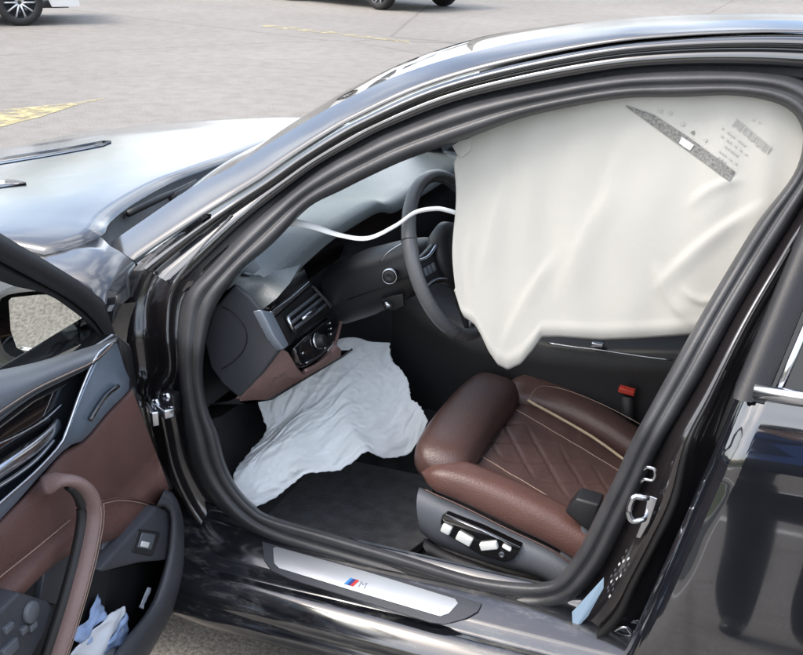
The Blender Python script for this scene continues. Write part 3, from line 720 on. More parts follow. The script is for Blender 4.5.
# ------------------------------------------------------------------ steering wheel
def wp(r, a, h=0): return WC+E1*r*math.cos(a)+E2*r*math.sin(a)+WN*h
swm = mat('wheel_leather', (.10, .104, .11), .28, bump=(400, .35, 5))
rows = []
for i in range(72):
    a = 2*math.pi*i/72; th = .0155*(1+.14*math.exp(-((math.sin(a)-.35)/.15)**2))
    rows.append([WC+(E1*math.cos(a)+E2*math.sin(a))*(.174+th*.88*math.cos(2*math.pi*k/14))+WN*th*math.sin(2*math.pi*k/14) for k in range(14)])
rows.append(rows[0])
sw = part(grid('steering_wheel', rows, swm, car, closed=True), 'black leather steering wheel with silver spokes')
r2 = []
for a, b in ((math.pi-.12, .3),):
    pass
for s_ang, wd in ((math.pi, .045), (0, .045), (-math.pi/2, .035)):
    t_ = np.array([-math.sin(s_ang), math.cos(s_ang)])
    def sp3(r, o, h): return WC+E1*(r*math.cos(s_ang)+o*t_[0])+E2*(r*math.sin(s_ang)+o*t_[1])+WN*h
    plate('spoke', [sp3(.05, -wd, .0), sp3(.10, -wd*.75, -.004), (sp3(.166, -wd*.55, -.006)), sp3(.166, wd*.55, -.006), sp3(.10, wd*.75, -.004), sp3(.05, wd, 0)], -WN*.016, plast, sw, bevel=.005)
    for sgn in (-1, 1):
        tube('spoke_trim', cr([sp3(.06, sgn*wd*.85, .003), sp3(.11, sgn*wd*.55, .002), sp3(.158, sgn*wd*.62, -.002)], 12), .0036, chrome, sw, n=8)
    for k in range(3): obox('spoke_button', sp3(.10+.018*k, 0, .001), (WN, E1, E2), (.003, .006, .009), greylt, sw, .002)
lathe('airbag_hub', WC, WN, [(.0, .022), (.05, .020), (.070, .010), (.075, -.006), (.06, -.03), (.03, -.05)], plast, sw, 28)
for a in (math.pi*.86, math.pi*1.30):
    tube('wheel_seam', [wp(.174+.0165*math.cos(2*math.pi*k/14), a, .0165*math.sin(2*math.pi*k/14)) for k in range(15)], .0009, blackrub, sw, n=5)

# ------------------------------------------------------------------ driver seat
SC_ = np.array([math.sin(math.radians(11)), 0, math.cos(math.radians(11))])
def onS(x, y, h=0): return onPl(x, y, np.array([1.09, .57, .562])+SC_*h, SC_)
seat = softhex('driver_seat', [onS(424, 478, -.07)+np.array([.03, .03, 0]), (1.56, .37, .37), (1.58, .78, .37), (1.12, .80, .46), onS(424, 470, -.02)+np.array([.06, .02, -.01]), (1.56, .36, .46), (1.58, .79, .46), (1.13, .80, .545)], browndk, car, .03)
part(seat, 'brown leather front seat with quilted cushion')
# thigh support roll
rows = []
for i, v in enumerate(np.linspace(0, 1, 17)):
    Y = .338+.47*v; k = (1-abs(2*v-1)**7)**.5 if 0 < v < 1 else .0
    k = max(k, .04); r = []
    cx, cz = 1.148-.012*math.sin(v*math.pi), .545
    for j in range(24):
        a = 2*math.pi*j/24; ca, sa = math.cos(a), math.sin(a)
        r.append((cx+.068*(.55+.45*k)*math.copysign(abs(ca)**.75, ca), Y, cz+.054*(.45+.55*k)*math.copysign(abs(sa)**.75, sa)-.010*ca))
    rows.append(r)
rows = [[tuple(np.mean(np.array(rows[0]), 0)+np.array([0, -.004, 0]))]*24]+rows+[[tuple(np.mean(np.array(rows[-1]), 0))]*24]
ts = grid('thigh_support', rows, browndk, seat, closed=True)
# near bolster: px outlines lofted round
tp = [(420, 466), (436, 463.5), (470, 470), (520, 490), (560, 510), (592, 528)]
bt_ = [(419, 480), (432, 488), (466, 503), (512, 526), (552, 545), (584, 566)]
t3 = [onY(x, y, .352) for x, y in cr(tp, 18)]; b3 = [onY(x, y, .318) for x, y in cr(bt_, 18)]
rows = []
for i, (a, b) in enumerate(zip(t3, b3)):
    k = min(1, (i/1.6))**.5 if i < 2 else 1; k = max(.25, k)
    m_ = (a+b)/2; h = (a-b)[2]/2
    r = []
    for j in range(18):
        an = 2*math.pi*j/18; ca, sa = math.cos(an), math.sin(an)
        r.append((m_[0]+(.006*(1-k)), m_[1]+.012+(.042*k)*math.copysign(abs(ca)**.7, ca), m_[2]+(h*1.0+.009)*k*math.copysign(abs(sa)**.8, sa)+.012*max(0, -ca)*0-.010*(ca < 0)*abs(ca)*0))
    rows.append(r)
rows = [[tuple(np.mean(np.array(rows[0]), 0)+np.array([-.006, 0, 0]))]*18]+rows
part(grid('side_bolster', rows, brown, seat, closed=True), 'near side bolster of the seat cushion')
tube('seat_piping', cr([p+np.array([0, -.020, .002]) for p in b3[1:]], 40), .0022, browndk, seat, n=6)
tube('seat_stitch', cr([p+np.array([0, -.018, -.006]) for p in [a*.62+b*.38 for a, b in zip(t3, b3)][2:]], 40), .0009, thread, seat, n=5)
# far bolster
p1 = [onS(x, y, .012) for x, y in ((506, 384), (530, 388), (566, 400), (604, 420), (648, 448))]
rows = []
pp = cr(p1, 20)
for i, p in enumerate(pp):
    k = max(.3, min(1, (i+.4)/2.2)**.5); r = []
    for j in range(18):
        an = 2*math.pi*j/18; ca, sa = math.cos(an), math.sin(an)
        r.append((p[0], p[1]+.058*k*math.copysign(abs(ca)**.75, ca)-.012, p[2]-.018+.046*k*math.copysign(abs(sa)**.75, sa)))
    rows.append(r)
rows = [[tuple(np.mean(np.array(rows[0]), 0)+np.array([-.006, 0, 0]))]*18]+rows
grid('side_bolster', rows, browndk, seat, closed=True)
# centre cushion, gently dished, with quilting
q00, q10, q11, q01 = [onS(*q) for q in ((474, 466), (596, 540), (630, 462), (520, 397))]
def cush(u, v, h=0):
    p = q00*(1-u)*(1-v)+q10*u*(1-v)+q11*u*v+q01*(1-u)*v
    d = .010*(abs(2*v-1)**3)+.006*math.sin(u*math.pi)*0
    # quilt relief in the middle field
    g = 0
    if .24 < v < .76:
        for c0 in (-1, 1):
            ph = (u*3.4+c0*(v-.5)*3.8) % 1.0; g -= .0032*math.exp(-((ph-.5)/.06)**2)
        g *= min(1, (v-.24)/.06)*min(1, (.76-v)/.06)
    wr = .0016*noise.noise(Vector((u*9, v*7, 1.3)))
    return p+SC_*(d+g+wr-.008+h)
rows = [[cush(u, v) for v in np.linspace(0, 1, 60)] for u in np.linspace(-.03, 1, 110)]
part(grid('seat_centre', rows, browndk, seat), 'diamond quilted seat centre panel')
for vv in (.15, .85): tube('seat_seam', [cush(u, vv, .0008) for u in np.linspace(0, 1, 30)], .0011, thread, seat, n=5)
tube('seat_seam', [cush(.015, v, .0008) for v in np.linspace(.03, .97, 20)], .0009, blackrub, seat, n=5)
def onSp(x, y): return onS(x, y, .012)
tube('seat_piping', cr([onSp(x, y) for x, y in ((528, 400), (536, 405), (560, 418), (594, 438), (626, 461), (650, 480))], 30), .0034, piping, seat, n=8)
tube('seat_stitch', cr([onS(x, y, .052) for x, y in ((530, 397), (536, 389), (545, 386), (566, 390), (590, 399), (614, 410), (640, 424))], 30), .0010, thread, seat, n=5)
# plastic side shield
tl = [(419, 487), (432, 492), (466, 507), (512, 529), (556, 549), (590, 572)]
m1 = [(416, 500), (428, 505), (462, 519), (508, 541), (552, 560), (588, 585)]
m2 = [(417, 516), (428, 522), (462, 536), (504, 556), (546, 573), (584, 600)]
lo_ = [(421, 532), (436, 544), (466, 556), (500, 567), (546, 581), (580, 612)]
rows = [[onY(x, y, Y) for x, y in cr(q, 24)] for q, Y in ((tl, .345), (tl, .325), (m1, .300), (m2, .296), (lo_, .306), (lo_, .35))]
shd = part(grid('seat_shield', rows, greylt, seat, sub=2), 'grey plastic side shield of the front seat')
rows = [[onY(x, y, Y) for x, y in cr(q, 20)] for q, Y in ((((424, 538), (450, 552), (500, 570), (560, 590)), .335), (((423, 546), (448, 560), (500, 577), (560, 596)), .315), (((428, 556), (450, 570), (500, 588), (560, 606)), .320), (((430, 562), (452, 576), (500, 594), (560, 612)), .36))]
grid('seat_base', rows, plast, seat)
YP = .2945
plate('switch_field', [onY(x, y, YP-.003) for x, y in ((440.5, 521), (442.5, 515), (446, 514), (482, 529), (521, 547.5), (517, 555), (512, 560), (504, 562), (480, 555), (444, 533), (441, 528))], (0, .02, 0), piano, seat, bevel=.002)
tube('switch_trim', [onY(x, y, YP-.004) for x, y in ((445, 515.5), (482, 530.5), (519, 548.5))], .0014, chrome, seat, n=6)
def btn(x, y, hx, hz, rot, m_=whitepl, d=.006):
    a = np.array([math.cos(rot), 0, -math.sin(rot)]); b = np.array([math.sin(rot), 0, math.cos(rot)])
    obox('seat_switch', onY(x, y, YP-.006), (a, (0, 1, 0), b), (hx, d, hz), m_, seat, .003)
btn(446.5, 529, .0105, .0095, .3); btn(464.5, 538.5, .017, .010, .35); btn(489, 545.5, .019, .0085, -.35); btn(507, 547.5, .010, .0035, .35)
lathe('seat_switch', onY(502, 554, YP-.004), (0, -1, 0), [(.006, 0), (.006, .004), (.0045, .005), (.0045, .003), (0, .003)], greylt, seat, 16)
plate('recliner_cover', [onY(x, y, .318) for x, y in ((554, 562), (562, 549), (581, 527), (600, 508), (618, 520), (600, 575), (575, 590), (556, 582))], (0, .04, 0), greylt, seat, bevel=.012, seg=4)
plate('belt_anchor', [onY(x, y, .305) for x, y in ((564, 512), (576, 498), (600, 505), (592, 534), (581, 527))], (0, .05, 0), plast, seat, bevel=.006)
softhex('backrest', [(1.54, .40, .44), (1.66, .40, .42), (1.66, .78, .42), (1.54, .78, .44), (1.74, .43, 1.10), (1.86, .45, 1.10), (1.86, .73, 1.10), (1.74, .75, 1.10)], browndk, seat, .045)
softhex('headrest', [(1.77, .46, 1.13), (1.86, .47, 1.13), (1.86, .71, 1.13), (1.77, .72, 1.13), (1.80, .47, 1.30), (1.88, .48, 1.30), (1.88, .70, 1.30), (1.80, .71, 1.30)], browndk, seat, .03)
# passenger seat
ps = softhex('passenger_seat', [(1.10, 1.08, .38), (1.56, 1.08, .36), (1.56, 1.56, .36), (1.10, 1.56, .38), (1.08, 1.08, .53), (1.58, 1.08, .47), (1.58, 1.56, .47), (1.08, 1.56, .53)], browndk, car, .045)
softhex('backrest', [(1.54, 1.08, .44), (1.66, 1.08, .42), (1.66, 1.56, .42), (1.54, 1.56, .44), (1.74, 1.12, 1.10), (1.86, 1.12, 1.10), (1.86, 1.52, 1.10), (1.74, 1.52, 1.10)], browndk, ps, .045)

# centre console, belt buckle
rows = [[(X, .845, .24), (X, .842, zt-.06), (X, .846, zt-.012), (X, .858, zt), (X, 1.01, zt), (X, 1.022, zt-.012), (X, 1.026, zt-.06), (X, 1.023, .24)] for X, zt in ((.84, .78), (.92, .72), (1.05, .670), (1.25, .668), (1.40, .676), (1.56, .70), (1.60, .72), (1.85, .72), (1.86, .60))]
con = part(grid('centre_console', rows, plast, car), 'black centre console between the front seats')
tube('console_trim', cr([onY(x, y, .838) for x, y in ((548, 343), (575, 347), (600, 350), (640, 356), (672, 360))], 20), .0022, chrome, con, n=6)
obox('console_switch', onY(598, 344, .85), AX, (.014, .010, .005), chrome, con, .002)
bk = tube('belt_buckle', [(1.475, .815, .42), (1.462, .815, .52), onY(627, 396, .80)], .016, plast, car, n=10, sx=1.0, sy=.6, up=(0, 1, 0))
part(bk, 'black seat belt buckle with red release button')
obox('release_button', onY(627, 390.5, .80), ((1, 0, -.12), (0, 1, 0), (.12, 0, 1)), (.019, .010, .0065), redm, bk, .002)

# floor mat: a thing lying on the floor
fm = [onZ(x, y, .262) for x, y in ((236, 507), (300, 528), (405, 554), (412, 552), (438, 532), (430, 470), (425, 430), (330, 440), (250, 470))]
fmo = plate('floor_mat', fm, (0, 0, -.014), matm, None, bevel=.004); tube('mat_binding', cr([onZ(x, y, .264) for x, y in ((236, 507), (270, 519), (300, 528), (350, 541), (402, 553.5), (408, 553.5), (424, 542), (438, 532), (436, 500), (430, 470))], 60), .004, blackrub, fmo, n=6)
tag(fmo, 'dark grey carpet mat lying in the driver footwell', 'floor mat')

# ------------------------------------------------------------------ airbags
BAGF = [(760, 205, 660, 285, .008, 11), (655, 268, 690, 322, .007, 8), (684, 292, 716, 300, .006, 6), (612, 190, 560, 300, .004, 16), (520, 150, 480, 290, .004, 14), (560, 250, 500, 355, .004, 10), (640, 120, 600, 230, .003, 18), (742, 178, 690, 205, .005, 7), (470, 230, 478, 330, .004, 7)]
def bagY(x, y):
    p = onY(x, y, .40)
    a = noise.noise(Vector((p[0]*2.6+p[2]*1.2, p[2]*1.4, .3)))*.012
    b = noise.noise(Vector((p[0]*7.0-p[2]*5.0, p[2]*3.0+p[0]*2.0, 4.1)))*.0025
    g = 0
    for x0, y0, x1, y1, am, wd in BAGF:
        dx, dy = x1-x0, y1-y0; L = math.hypot(dx, dy); t = ((x-x0)*dx+(y-y0)*dy)/L/L; q = ((x-x0)*dy-(y-y0)*dx)/L+6*math.sin(t*3.0)
        k = max(0, min(1, t*3+.3))*max(0, min(1, (1-t)*3+.3))
        g -= .6*am*k*math.exp(-(q/wd)**2)*(1.0 if q > 0 else math.exp(-(q/(wd*.45))**2))
    vf = .0011*math.sin(p[0]*62+5*noise.noise(Vector((p[0]*3, p[2]*2, 7))))*(.3+abs(noise.noise(Vector((p[0]*4, p[2]*3, 1)))))*2
    return .385+a+b+g+vf
def bagP(x, y, eps=0): return onY(x, y, bagY(x, y)-eps)
bx_ = [455, 458, 462, 470, 475, 480, 488, 497, 507, 520, 532, 541, 560, 600, 640, 690, 760, 830]
by_ = [298, 310, 318, 323, 327, 336, 353, 366, 371, 365, 351, 338, 338, 341, 339.5, 336, 330, 325]
tx_ = [455, 462, 468, 472, 500, 530, 600, 700, 780, 830]
ty_ = [163, 150, 143, 128, 110, 98, 84, 76, 80, 90]
rows = []
for x in np.concatenate([np.linspace(455, 548, 50), np.linspace(551, 812, 100)]):
    yb, yt = np.interp(x, bx_, by_), np.interp(x, tx_, ty_)
    r = []
    for v in np.linspace(0, 1, 90):
        y = yt+(yb-yt)*v; xx = x
        if x < 470: xx = x+2.2*math.sin(v*7)*(470-x)/15-1.5*(1-v)
        p = bagP(xx, y)
        hem = max(0, (v-.93)/.07); p = p+np.array([0, -.0025*math.sin(hem*math.pi)+.006*hem**2, 0])
        r.append(p)
    rows.append(r)
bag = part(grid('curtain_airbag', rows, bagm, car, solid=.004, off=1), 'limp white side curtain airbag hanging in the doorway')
rows2 = []
# torn front corner of the curtain and dark trim flap
plate('airbag_flap', [bagP(x, y, .004) for x, y in ((452, 146), (459, 141), (470, 138), (471, 150), (462, 158), (457, 155))], (0, .004, 0), bagm, bag, bevel=.001)
# print: grey band with a white patch, bar code, faint text lines
def band(name, top, bot, m_, eps, n=24):
    t = cr(top, n); b = cr(bot, n)
    grid(name, [[bagP(x, y, eps) for x, y in t*(1-k)+b*k] for k in np.linspace(0, 1, 5)], m_, bag)
band('label_band', [(626, 105), (640, 110), (652, 114), (666, 122.5), (691, 139), (735.5, 172)], [(626, 107), (640, 116.5), (660, 131), (676, 142.5), (691, 153), (729, 181)], inkm, .0022)
band('label_patch', [(682, 137), (688, 141), (694, 145)], [(679, 143), (684, 147), (690, 150.5)], labelw, .0034, 8)
random.seed(11)
x = 0.0
while x < 1.0:
    wd = random.choice((.012, .02, .03)); cx_ = 737+35*x; cy_ = 118.5+29*x
    L = 7.5+random.random()*2.0
    dx, dy = -4.6*L/8, 6.2*L/8
    q = [(cx_, cy_), (cx_+35*wd, cy_+29*wd), (cx_+35*wd+dx, cy_+29*wd+dy), (cx_+dx, cy_+dy)]
    plate('barcode_bar', [bagP(px, py, .0022) for px, py in q], (0, .0006, 0), inkl, bag, bevel=0, smooth=False)
    x += wd+random.choice((.014, .022, .034))
for k, (x0, y0, x1, y1) in enumerate(((722, 127, 755, 152), (719, 133, 748, 155), (722, 143, 742, 158), (719, 150, 738, 164), (718, 156, 733, 167), (753, 119, 762, 123))):
    n = int((x1-x0)/2.6)
    for j in range(n):
        if random.random() < .25: continue
        t0 = j/n; t1 = t0+.62/n
        xa, ya = x0+(x1-x0)*t0, y0+(y1-y0)*t0; xb, yb = x0+(x1-x0)*t1, y0+(y1-y0)*t1
        plate('print_mark', [bagP(px, py, .0022) for px, py in ((xa, ya), (xb, yb), (xb-.9, yb+1.2), (xa-.9, ya+1.2))], (0, .0006, 0), inkl, bag, bevel=0, smooth=False)
for (cx_, cy_) in ((682, 124), (692.5, 132.5), (705, 140), (670, 113), (660, 111)):
    plate('print_symbol', [bagP(cx_+a, cy_+b, .0022) for a, b in ((-2, -.5), (1.8, -1.8), (2.2, .6), (.2, 2.6))], (0, .0006, 0), inkl if cx_ != 692.5 else inkm, bag, bevel=0, smooth=False)
# tether strap from the pillar to the curtain
tp = [(283, 221.5, .315), (300, 223.5, .315), (314.5, 227, .318), (341, 235.5, .325), (368, 238.2, .335), (395, 226, .345), (415, 212.5, .355), (435.5, 208.6, .365), (448, 210.5, .375), (459, 214, .400), (472, 218, .43)]
c3 = cr([onY(*q) for q in tp], 60)
rows = []
for i, p in enumerate(c3):
    tw = .9*math.sin(i*.11)*.5+.3; hw = .0046*(1+.9*max(0, 1-i/18))
    v_ = np.array([0, math.sin(tw), math.cos(tw)]); rows.append([p-v_*hw, p, p+v_*hw])
part(grid('airbag_tether', rows, strapm, car, solid=.0009), 'narrow white fabric tether of the curtain airbag')
obox('tether_anchor', onY(283, 221, .325), ((1, 0, .5), (0, 1, 0), (-.5, 0, 1)), (.016, .006, .011), blackrub, car, .003)
# knee airbag: crumpled cloth spilling into the footwell
Ct = cr([(252, 388), (300, 356), (345, 338), (372, 342), (389, 343)], 110); Cb = cr([(256, 507), (276, 497), (292, 484), (307, 473.5), (323, 472), (339, 470), (354, 461), (367, 451.5), (378, 456), (388, 458), (408, 454), (420, 438), (428, 421)], 110)
Cl = cr([(252, 388), (262, 415), (266, 432), (250, 452), (234, 474), (238, 492), (256, 507)], 110); Cr = cr([(389, 343), (392, 360), (401, 370), (408, 381), (411, 398), (420, 406), (428, 421)], 110)
rows = []
for i in range(110):
    u = i/109; r = []
    for j in range(110):
        v = j/109
        q = Ct[i]*(1-v)+Cb[i]*v+Cl[j]*(1-u)+Cr[j]*u-((1-u)*(1-v)*Ct[0]+u*(1-v)*Ct[-1]+(1-u)*v*Cb[0]+u*v*Cb[-1])
        x, y = q
        ed = min(1, min(u, 1-u, 1-v)*14)
        x += 2.2*noise.noise(Vector((u*9, v*9, 2)))*ed; 
        if j == 109 or i == 109 or i == 0: x += 1.6*noise.noise(Vector((u*30, v*30, 7))); y += 2.4*noise.noise(Vector((u*34, v*28, 3)))
        Y = .335+(x-235)/192*.36+.20*(.55-v)
        w_ = noise.noise(Vector((u*2.2, v*2.2, 1.7)))
        n1 = -.012*noise.noise(Vector((u*2.6+v*1.8, v*2.0-u*1.5, .7)))
        lo = max(0, (v-.55)/.45); up_ = max(0, (.45-v)/.45)
        n2 = .0050*lo*math.sin(v*38+u*5+w_*9)*(.4+.6*abs(noise.noise(Vector((u*3, v*4, 8)))))+.006*up_*math.sin(u*34+w_*8)*abs(noise.noise(Vector((u*5, v*2, 4))))*2
        dg_ = u*.75+v
        n3 = -.006*(1-abs(noise.noise(Vector((dg_*7, (u-v)*1.3, 5.7)))))**7-.0025*(1-abs(noise.noise(Vector((dg_*17, (u-v)*3.0, 2.1)))))**6-.003*(1-abs(noise.noise(Vector((u*13+v*6, v*15-u*5, 3.3)))))**5
        n3 += .004*noise.noise(Vector((u*16, v*16, 6)))*(1-ed)
        r.append(onY(x, y, Y+.02+(n1+n2+n3)*(.35+.65*ed)))
    rows.append(r)
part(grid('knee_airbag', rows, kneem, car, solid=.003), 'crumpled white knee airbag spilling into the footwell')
# ------------------------------------------------------------------ open driver door
DTH = math.radians(85); DH = np.array([.60, .08, 0.0])
DD = np.array([math.cos(DTH), -math.sin(DTH), 0]); DNm = np.array([math.sin(DTH), math.cos(DTH), 0])
def dp(s, z, t): return DH+DD*s+DNm*t+np.array([0, 0, z])
def onDr(x, y, t): return onPl(x, y, DH+DNm*t, DNm)
def dpl(name, poly, t0, t1, m_, parent, bevel=.004, seg=3):
    P = [onDr(*q, t1) if len(q) == 2 else dp(q[0], q[1], t1) for q in poly]
    return plate(name, P, -DNm*(t1-t0), m_, parent, bevel=bevel, seg=seg)
def dtube(name, path, r, m_, parent, n=10, k=40, **kw):
    return tube(name, cr([onDr(*q) for q in path], k), r, m_, parent, n=n, **kw)
# shell and outer skin; (s, z, _) triples are metres along the door
shell = plate('front_door', [dp(s, z, .03) for s, z in ((.03, .36), (.02, .60), (.05, .86), (.10, .905), (1.08, .955), (1.10, .60), (1.06, .36), (1.0, .31), (.10, .31))], -DNm*.09, paint, car, bevel=.012)
part(shell, 'driver door swung wide open, brown and grey lining')
rows = []
for z in np.linspace(.30, .93, 22):
    yo = Yr(z); rows.append([dp(s, z, -.062-(.06-yo)*.9+.05*max(0, (.03-s)/.03)) for s in np.linspace(.0, 1.11, 26)])
grid('door_skin', rows, paint, shell)
# upper window frame
def fb(name, a, b, t0, t1, m_, bev=.004): 
    n = 14; A = cr(a, n); B = cr(b, n)
    rows = [[onDr(x, y, t0) for x, y in A], [onDr(x, y, t1) for x, y in A], [onDr(x, y, t1+.004) for x, y in A*.5+B*.5], [onDr(x, y, t1) for x, y in B], [onDr(x, y, t0) for x, y in B]]
    return grid(name, rows, m_, shell)
fb('window_frame', [(-60, 194), (0, 233), (60, 269), (94, 292), (107, 312), (116, 337)], [(-60, 226), (0, 261), (48, 287), (72, 301), (92, 318), (104, 334)], -.02, .016, plast)
fb('window_rubber', [(-60, 226), (0, 261), (48, 287), (72, 301), (92, 318), (106, 335)], [(-60, 243), (0, 281), (44, 293), (66, 306), (88, 323), (100, 337)], -.02, .008, blackrub)
# rest of the frame beyond the picture, in metres along the door
fr_ = [dp(s, z, .0) for s, z in ((.50, 1.236), (.62, 1.305), (.80, 1.375), (.98, 1.395), (1.14, 1.385), (1.19, 1.35), (1.17, 1.2), (1.11, .97))]
tube('window_frame_top', cr(fr_, 40), .022, plast, shell, n=10)
gpoly = [(.10, .90), (.20, 1.0), (.46, 1.19), (.62, 1.30), (.80, 1.365), (.98, 1.385), (1.14, 1.375), (1.16, 1.2), (1.09, .94)]
M('door_window', [dp(s, z, -.012) for s, z in gpoly], [tuple(range(len(gpoly)))], glass, shell, smooth=False)
# wing mirror outside the glass
def onDs(x, y, s): return onPl(x, y, MO+MN*s, MN)
MN = DD+.10*DNm-np.array([0, 0, .30]); MO = DH+DD*.11-DNm*.05+np.array([0, 0, .93])
mo = [(10, 300), (13, 297), (40, 294), (50, 294), (70, 302), (94, 330), (88, 336), (50, 346), (26, 351), (18, 347), (12, 330)]
mg = [onDs(x, y, 0) for x, y in mo]
ho = [(-8, 300), (2, 287), (40, 283), (56, 284), (80, 297), (103, 331), (95, 343), (52, 356), (14, 364), (-2, 356), (-9, 332)]
hp = [onDs(x, y, -.004) for x, y in ho]; hc = sum(hp)/len(hp)
rows = [[p+DD*.012 for p in [onDs(x, y, 0) for x, y in [((a[0]+b[0])/2, (a[1]+b[1])/2) for a, b in zip(mo, ho)]]], [p+DD*.008 for p in hp], hp, [hc+(p-hc)*.98-DD*.05 for p in hp], [hc+(p-hc)*.75-DD*.10 for p in hp], [hc+(p-hc)*.3-DD*.125 for p in hp], [hc+(p-hc)*.01-DD*.13 for p in hp]]
mh = grid('wing_mirror', rows, plast, shell, closed=True, sub=1); part(mh, 'black wing mirror seen through the door window')
M('mirror_glass', [p+DNm*0+DD*.004 for p in mg], [tuple(range(len(mg)))], mirrorm, shell, smooth=False)
dtube('mirror_rim', [(17, 346, 0), (30, 350, 0)], .001, chrome, shell) if False else None
tube('mirror_edge', cr([onDs(x, y, .006) for x, y in ((20, 349), (40, 351), (70, 344), (92, 335))], 16), .0022, chrome, shell, n=6)
tube('mirror_arm', [dp(.03, .875, -.04), dp(.02, .872, -.09), hc-DD*.085-np.array([0, 0, .03])], [.022, .020, .022], plast, shell, n=10)
# belt pad (soft grey) with stitching
A = cr([(118, 337), (101, 343), (67, 354), (34, 364), (0, 372), (-60, 386)], 24); B = cr([(112, 345), (94, 365), (67, 379), (34, 396), (0, 421), (-60, 470)], 24)
rows = [[onDr(x, y, t) for x, y in A*(1-f)+B*f] for f, t in ((-.04, -.01), (0, .03), (.15, .052), (.45, .072), (.8, .080), (1.0, .070), (1.0, .03))]
rows = [r+[dp(s_, .999-.03*(s_-.58)-(.122*f if f > 0 else 0), t) for s_ in (.70, .85, 1.0, 1.07)] for r, (f, t) in zip(rows, ((-.04, -.01), (0, .03), (.15, .052), (.45, .072), (.8, .080), (1.0, .070), (1.0, .03)))]
part(grid('belt_pad', rows, greylt, shell), 'soft grey stitched pad along the window sill of the door')
for f in (.80, .90):
    q = A*(1-f)+B*f; tube('pad_stitch', [onDr(x, y, .0815) for x, y in cr(q, 40)], .0010, thread if f < .85 else blackrub, shell, n=5)
# dark inlay with chrome opener under the pad
dpl('inlay', [(92, 368), (67, 383), (34, 400), (0, 426), (-60, 474), (1.05, .86, 0), (1.05, .73, 0), (-60, 556), (0, 520), (36, 470), (62, 440), (82, 390)], .02, .052, piano, shell)
dtube('door_opener', [(-10, 478, .065), (14, 462, .072), (34, 448, .072), (50, 434, .066), (58, 424, .058)], [.012]*40, chrome, shell, n=12, sx=.5, sy=1.0)
dtube('opener_edge', [(-10, 492, .06), (18, 474, .062), (38, 458, .062), (54, 440, .060)], .004, chrome, shell, n=8)
dtube('inlay_line', [(-6, 446, .056), (20, 434, .056), (44, 420, .056), (62, 404, .056)], .0018, chrome, shell, n=6)
# brushed blue-grey trim sweeping down from the hinge end
A = cr([(116, 341), (98, 354), (82, 388), (64, 438), (56, 450), (34, 473), (0, 503), (-60, 556)], 28); B = cr([(118, 346), (124, 366), (130, 388), (108, 412), (84, 440), (62, 452), (0, 520), (-60, 574)], 28)
rows = [[onDr(x, y, t) for x, y in A*(1-f)+B*f] for f, t in ((0, .04), (.0, .070), (.05, .078), (.12, .076), (.5, .070), (.95, .066), (1.0, .05))]
rows = [r+[dp(s_, .749-.04*(s_-.62)-.027*f, t) for s_ in (.75, .9, 1.06)] for r, (f, t) in zip(rows, ((0, .04), (.0, .070), (.05, .078), (.12, .076), (.5, .070), (.95, .066), (1.0, .05)))]
part(grid('trim_strip', rows, trimblue, shell), 'blue grey metal trim sweeping down the door')
tube('trim_edge', [onDr(x, y, .079) for x, y in A[:22]], .0026, chrome, shell, n=8)
tube('trim_vent', cr([onDr(x, y, .074) for x, y in ((90, 420), (104, 398), (118, 386))], 10), .0045, piano, shell, n=8)
# brown leather field
A = cr([(132, 389), (108, 413), (84, 441), (62, 454), (30, 490), (0, 520), (-60, 575)], 24); B = cr([(169, 487), (158, 505), (140, 520), (116, 538), (60, 560), (0, 618), (-60, 680)], 24)
rows = [[onDr(x, y, t) for x, y in A*(1-f)+B*f] for f, t in ((-.02, .03), (.0, .056), (.05, .062), (.3, .066), (.62, .072), (.70, .066), (.80, .082), (1.0, .088), (1.02, .04))]
rows = [r+[dp(s_, .720-.04*(s_-.62)-.162*f, t) for s_ in (.75, .9, 1.06)] for r, (f, t) in zip(rows, ((-.02, .03), (.0, .056), (.05, .062), (.3, .066), (.62, .072), (.70, .066), (.80, .082), (1.0, .088), (1.02, .04)))]
part(grid('leather_panel', rows, brown, shell), 'brown leather panel in the middle of the door')
edge = cr([(131, 389), (138, 415), (147, 440), (158, 466), (169, 488)], 14)
tube('panel_edge', [onDr(x, y, .050) for x, y in edge], .008, plast, shell, n=8)
dtube('leather_seam', [(156, 505, .088), (140, 500, .085), (120, 498, .084), (101, 501, .084)], .0016, brown, shell, n=6)
dtube('leather_stitch', [(154, 507, .088), (139, 502.5, .086), (120, 500.5, .086), (103, 503.5, .086)], .0008, thread, shell, n=5)
dtube('leather_stitch', [(70, 520, .082), (40, 545, .082), (0, 577, .082), (-40, 610, .08)], .0009, thread, shell, n=5)
# lower dark field and mesh insert behind the grab handle
dpl('lower_field', [(118, 537), (72, 541), (40, 572), (0, 620), (-70, 690), (-60, 800), (60, 800), (100, 640), (110, 575)], .03, .070, plast, shell)
dpl('mesh_insert', [(117, 539), (104, 541), (98, 568), (104, 566)], .03, .080, greylt, shell, .002)
dpl('speaker_panel', [(74, 546), (44, 574), (40, 600), (62, 606), (70, 580)], .03, .080, grey, shell, .003)
# armrest switch plate
sw_ = dpl('switch_plate', [(20, 592), (48, 601), (54, 606), (53, 618), (30, 662), (0, 720), (-60, 760), (-50, 660), (0, 612)], .03, .105, grey, shell, .006)
part(sw_, 'grey plate with mirror and window switches')
c = onDr(29.5, 611.5, .106); lathe('mirror_knob', c, DNm, [(.0175, 0), (.0175, .006), (.015, .008), (.0, .0085)], greylt, shell, 28)
for (x, y, a, b) in ((8, 627.5, .010, .0055), (23, 630, .007, .0055), (32, 626, .009, .0055), (9, 649, .018, .010)):
    obox('window_switch', onDr(x, y, .108), (DNm, DD, (0, 0, 1)), (.005, a, b), greylt, shell, .002)
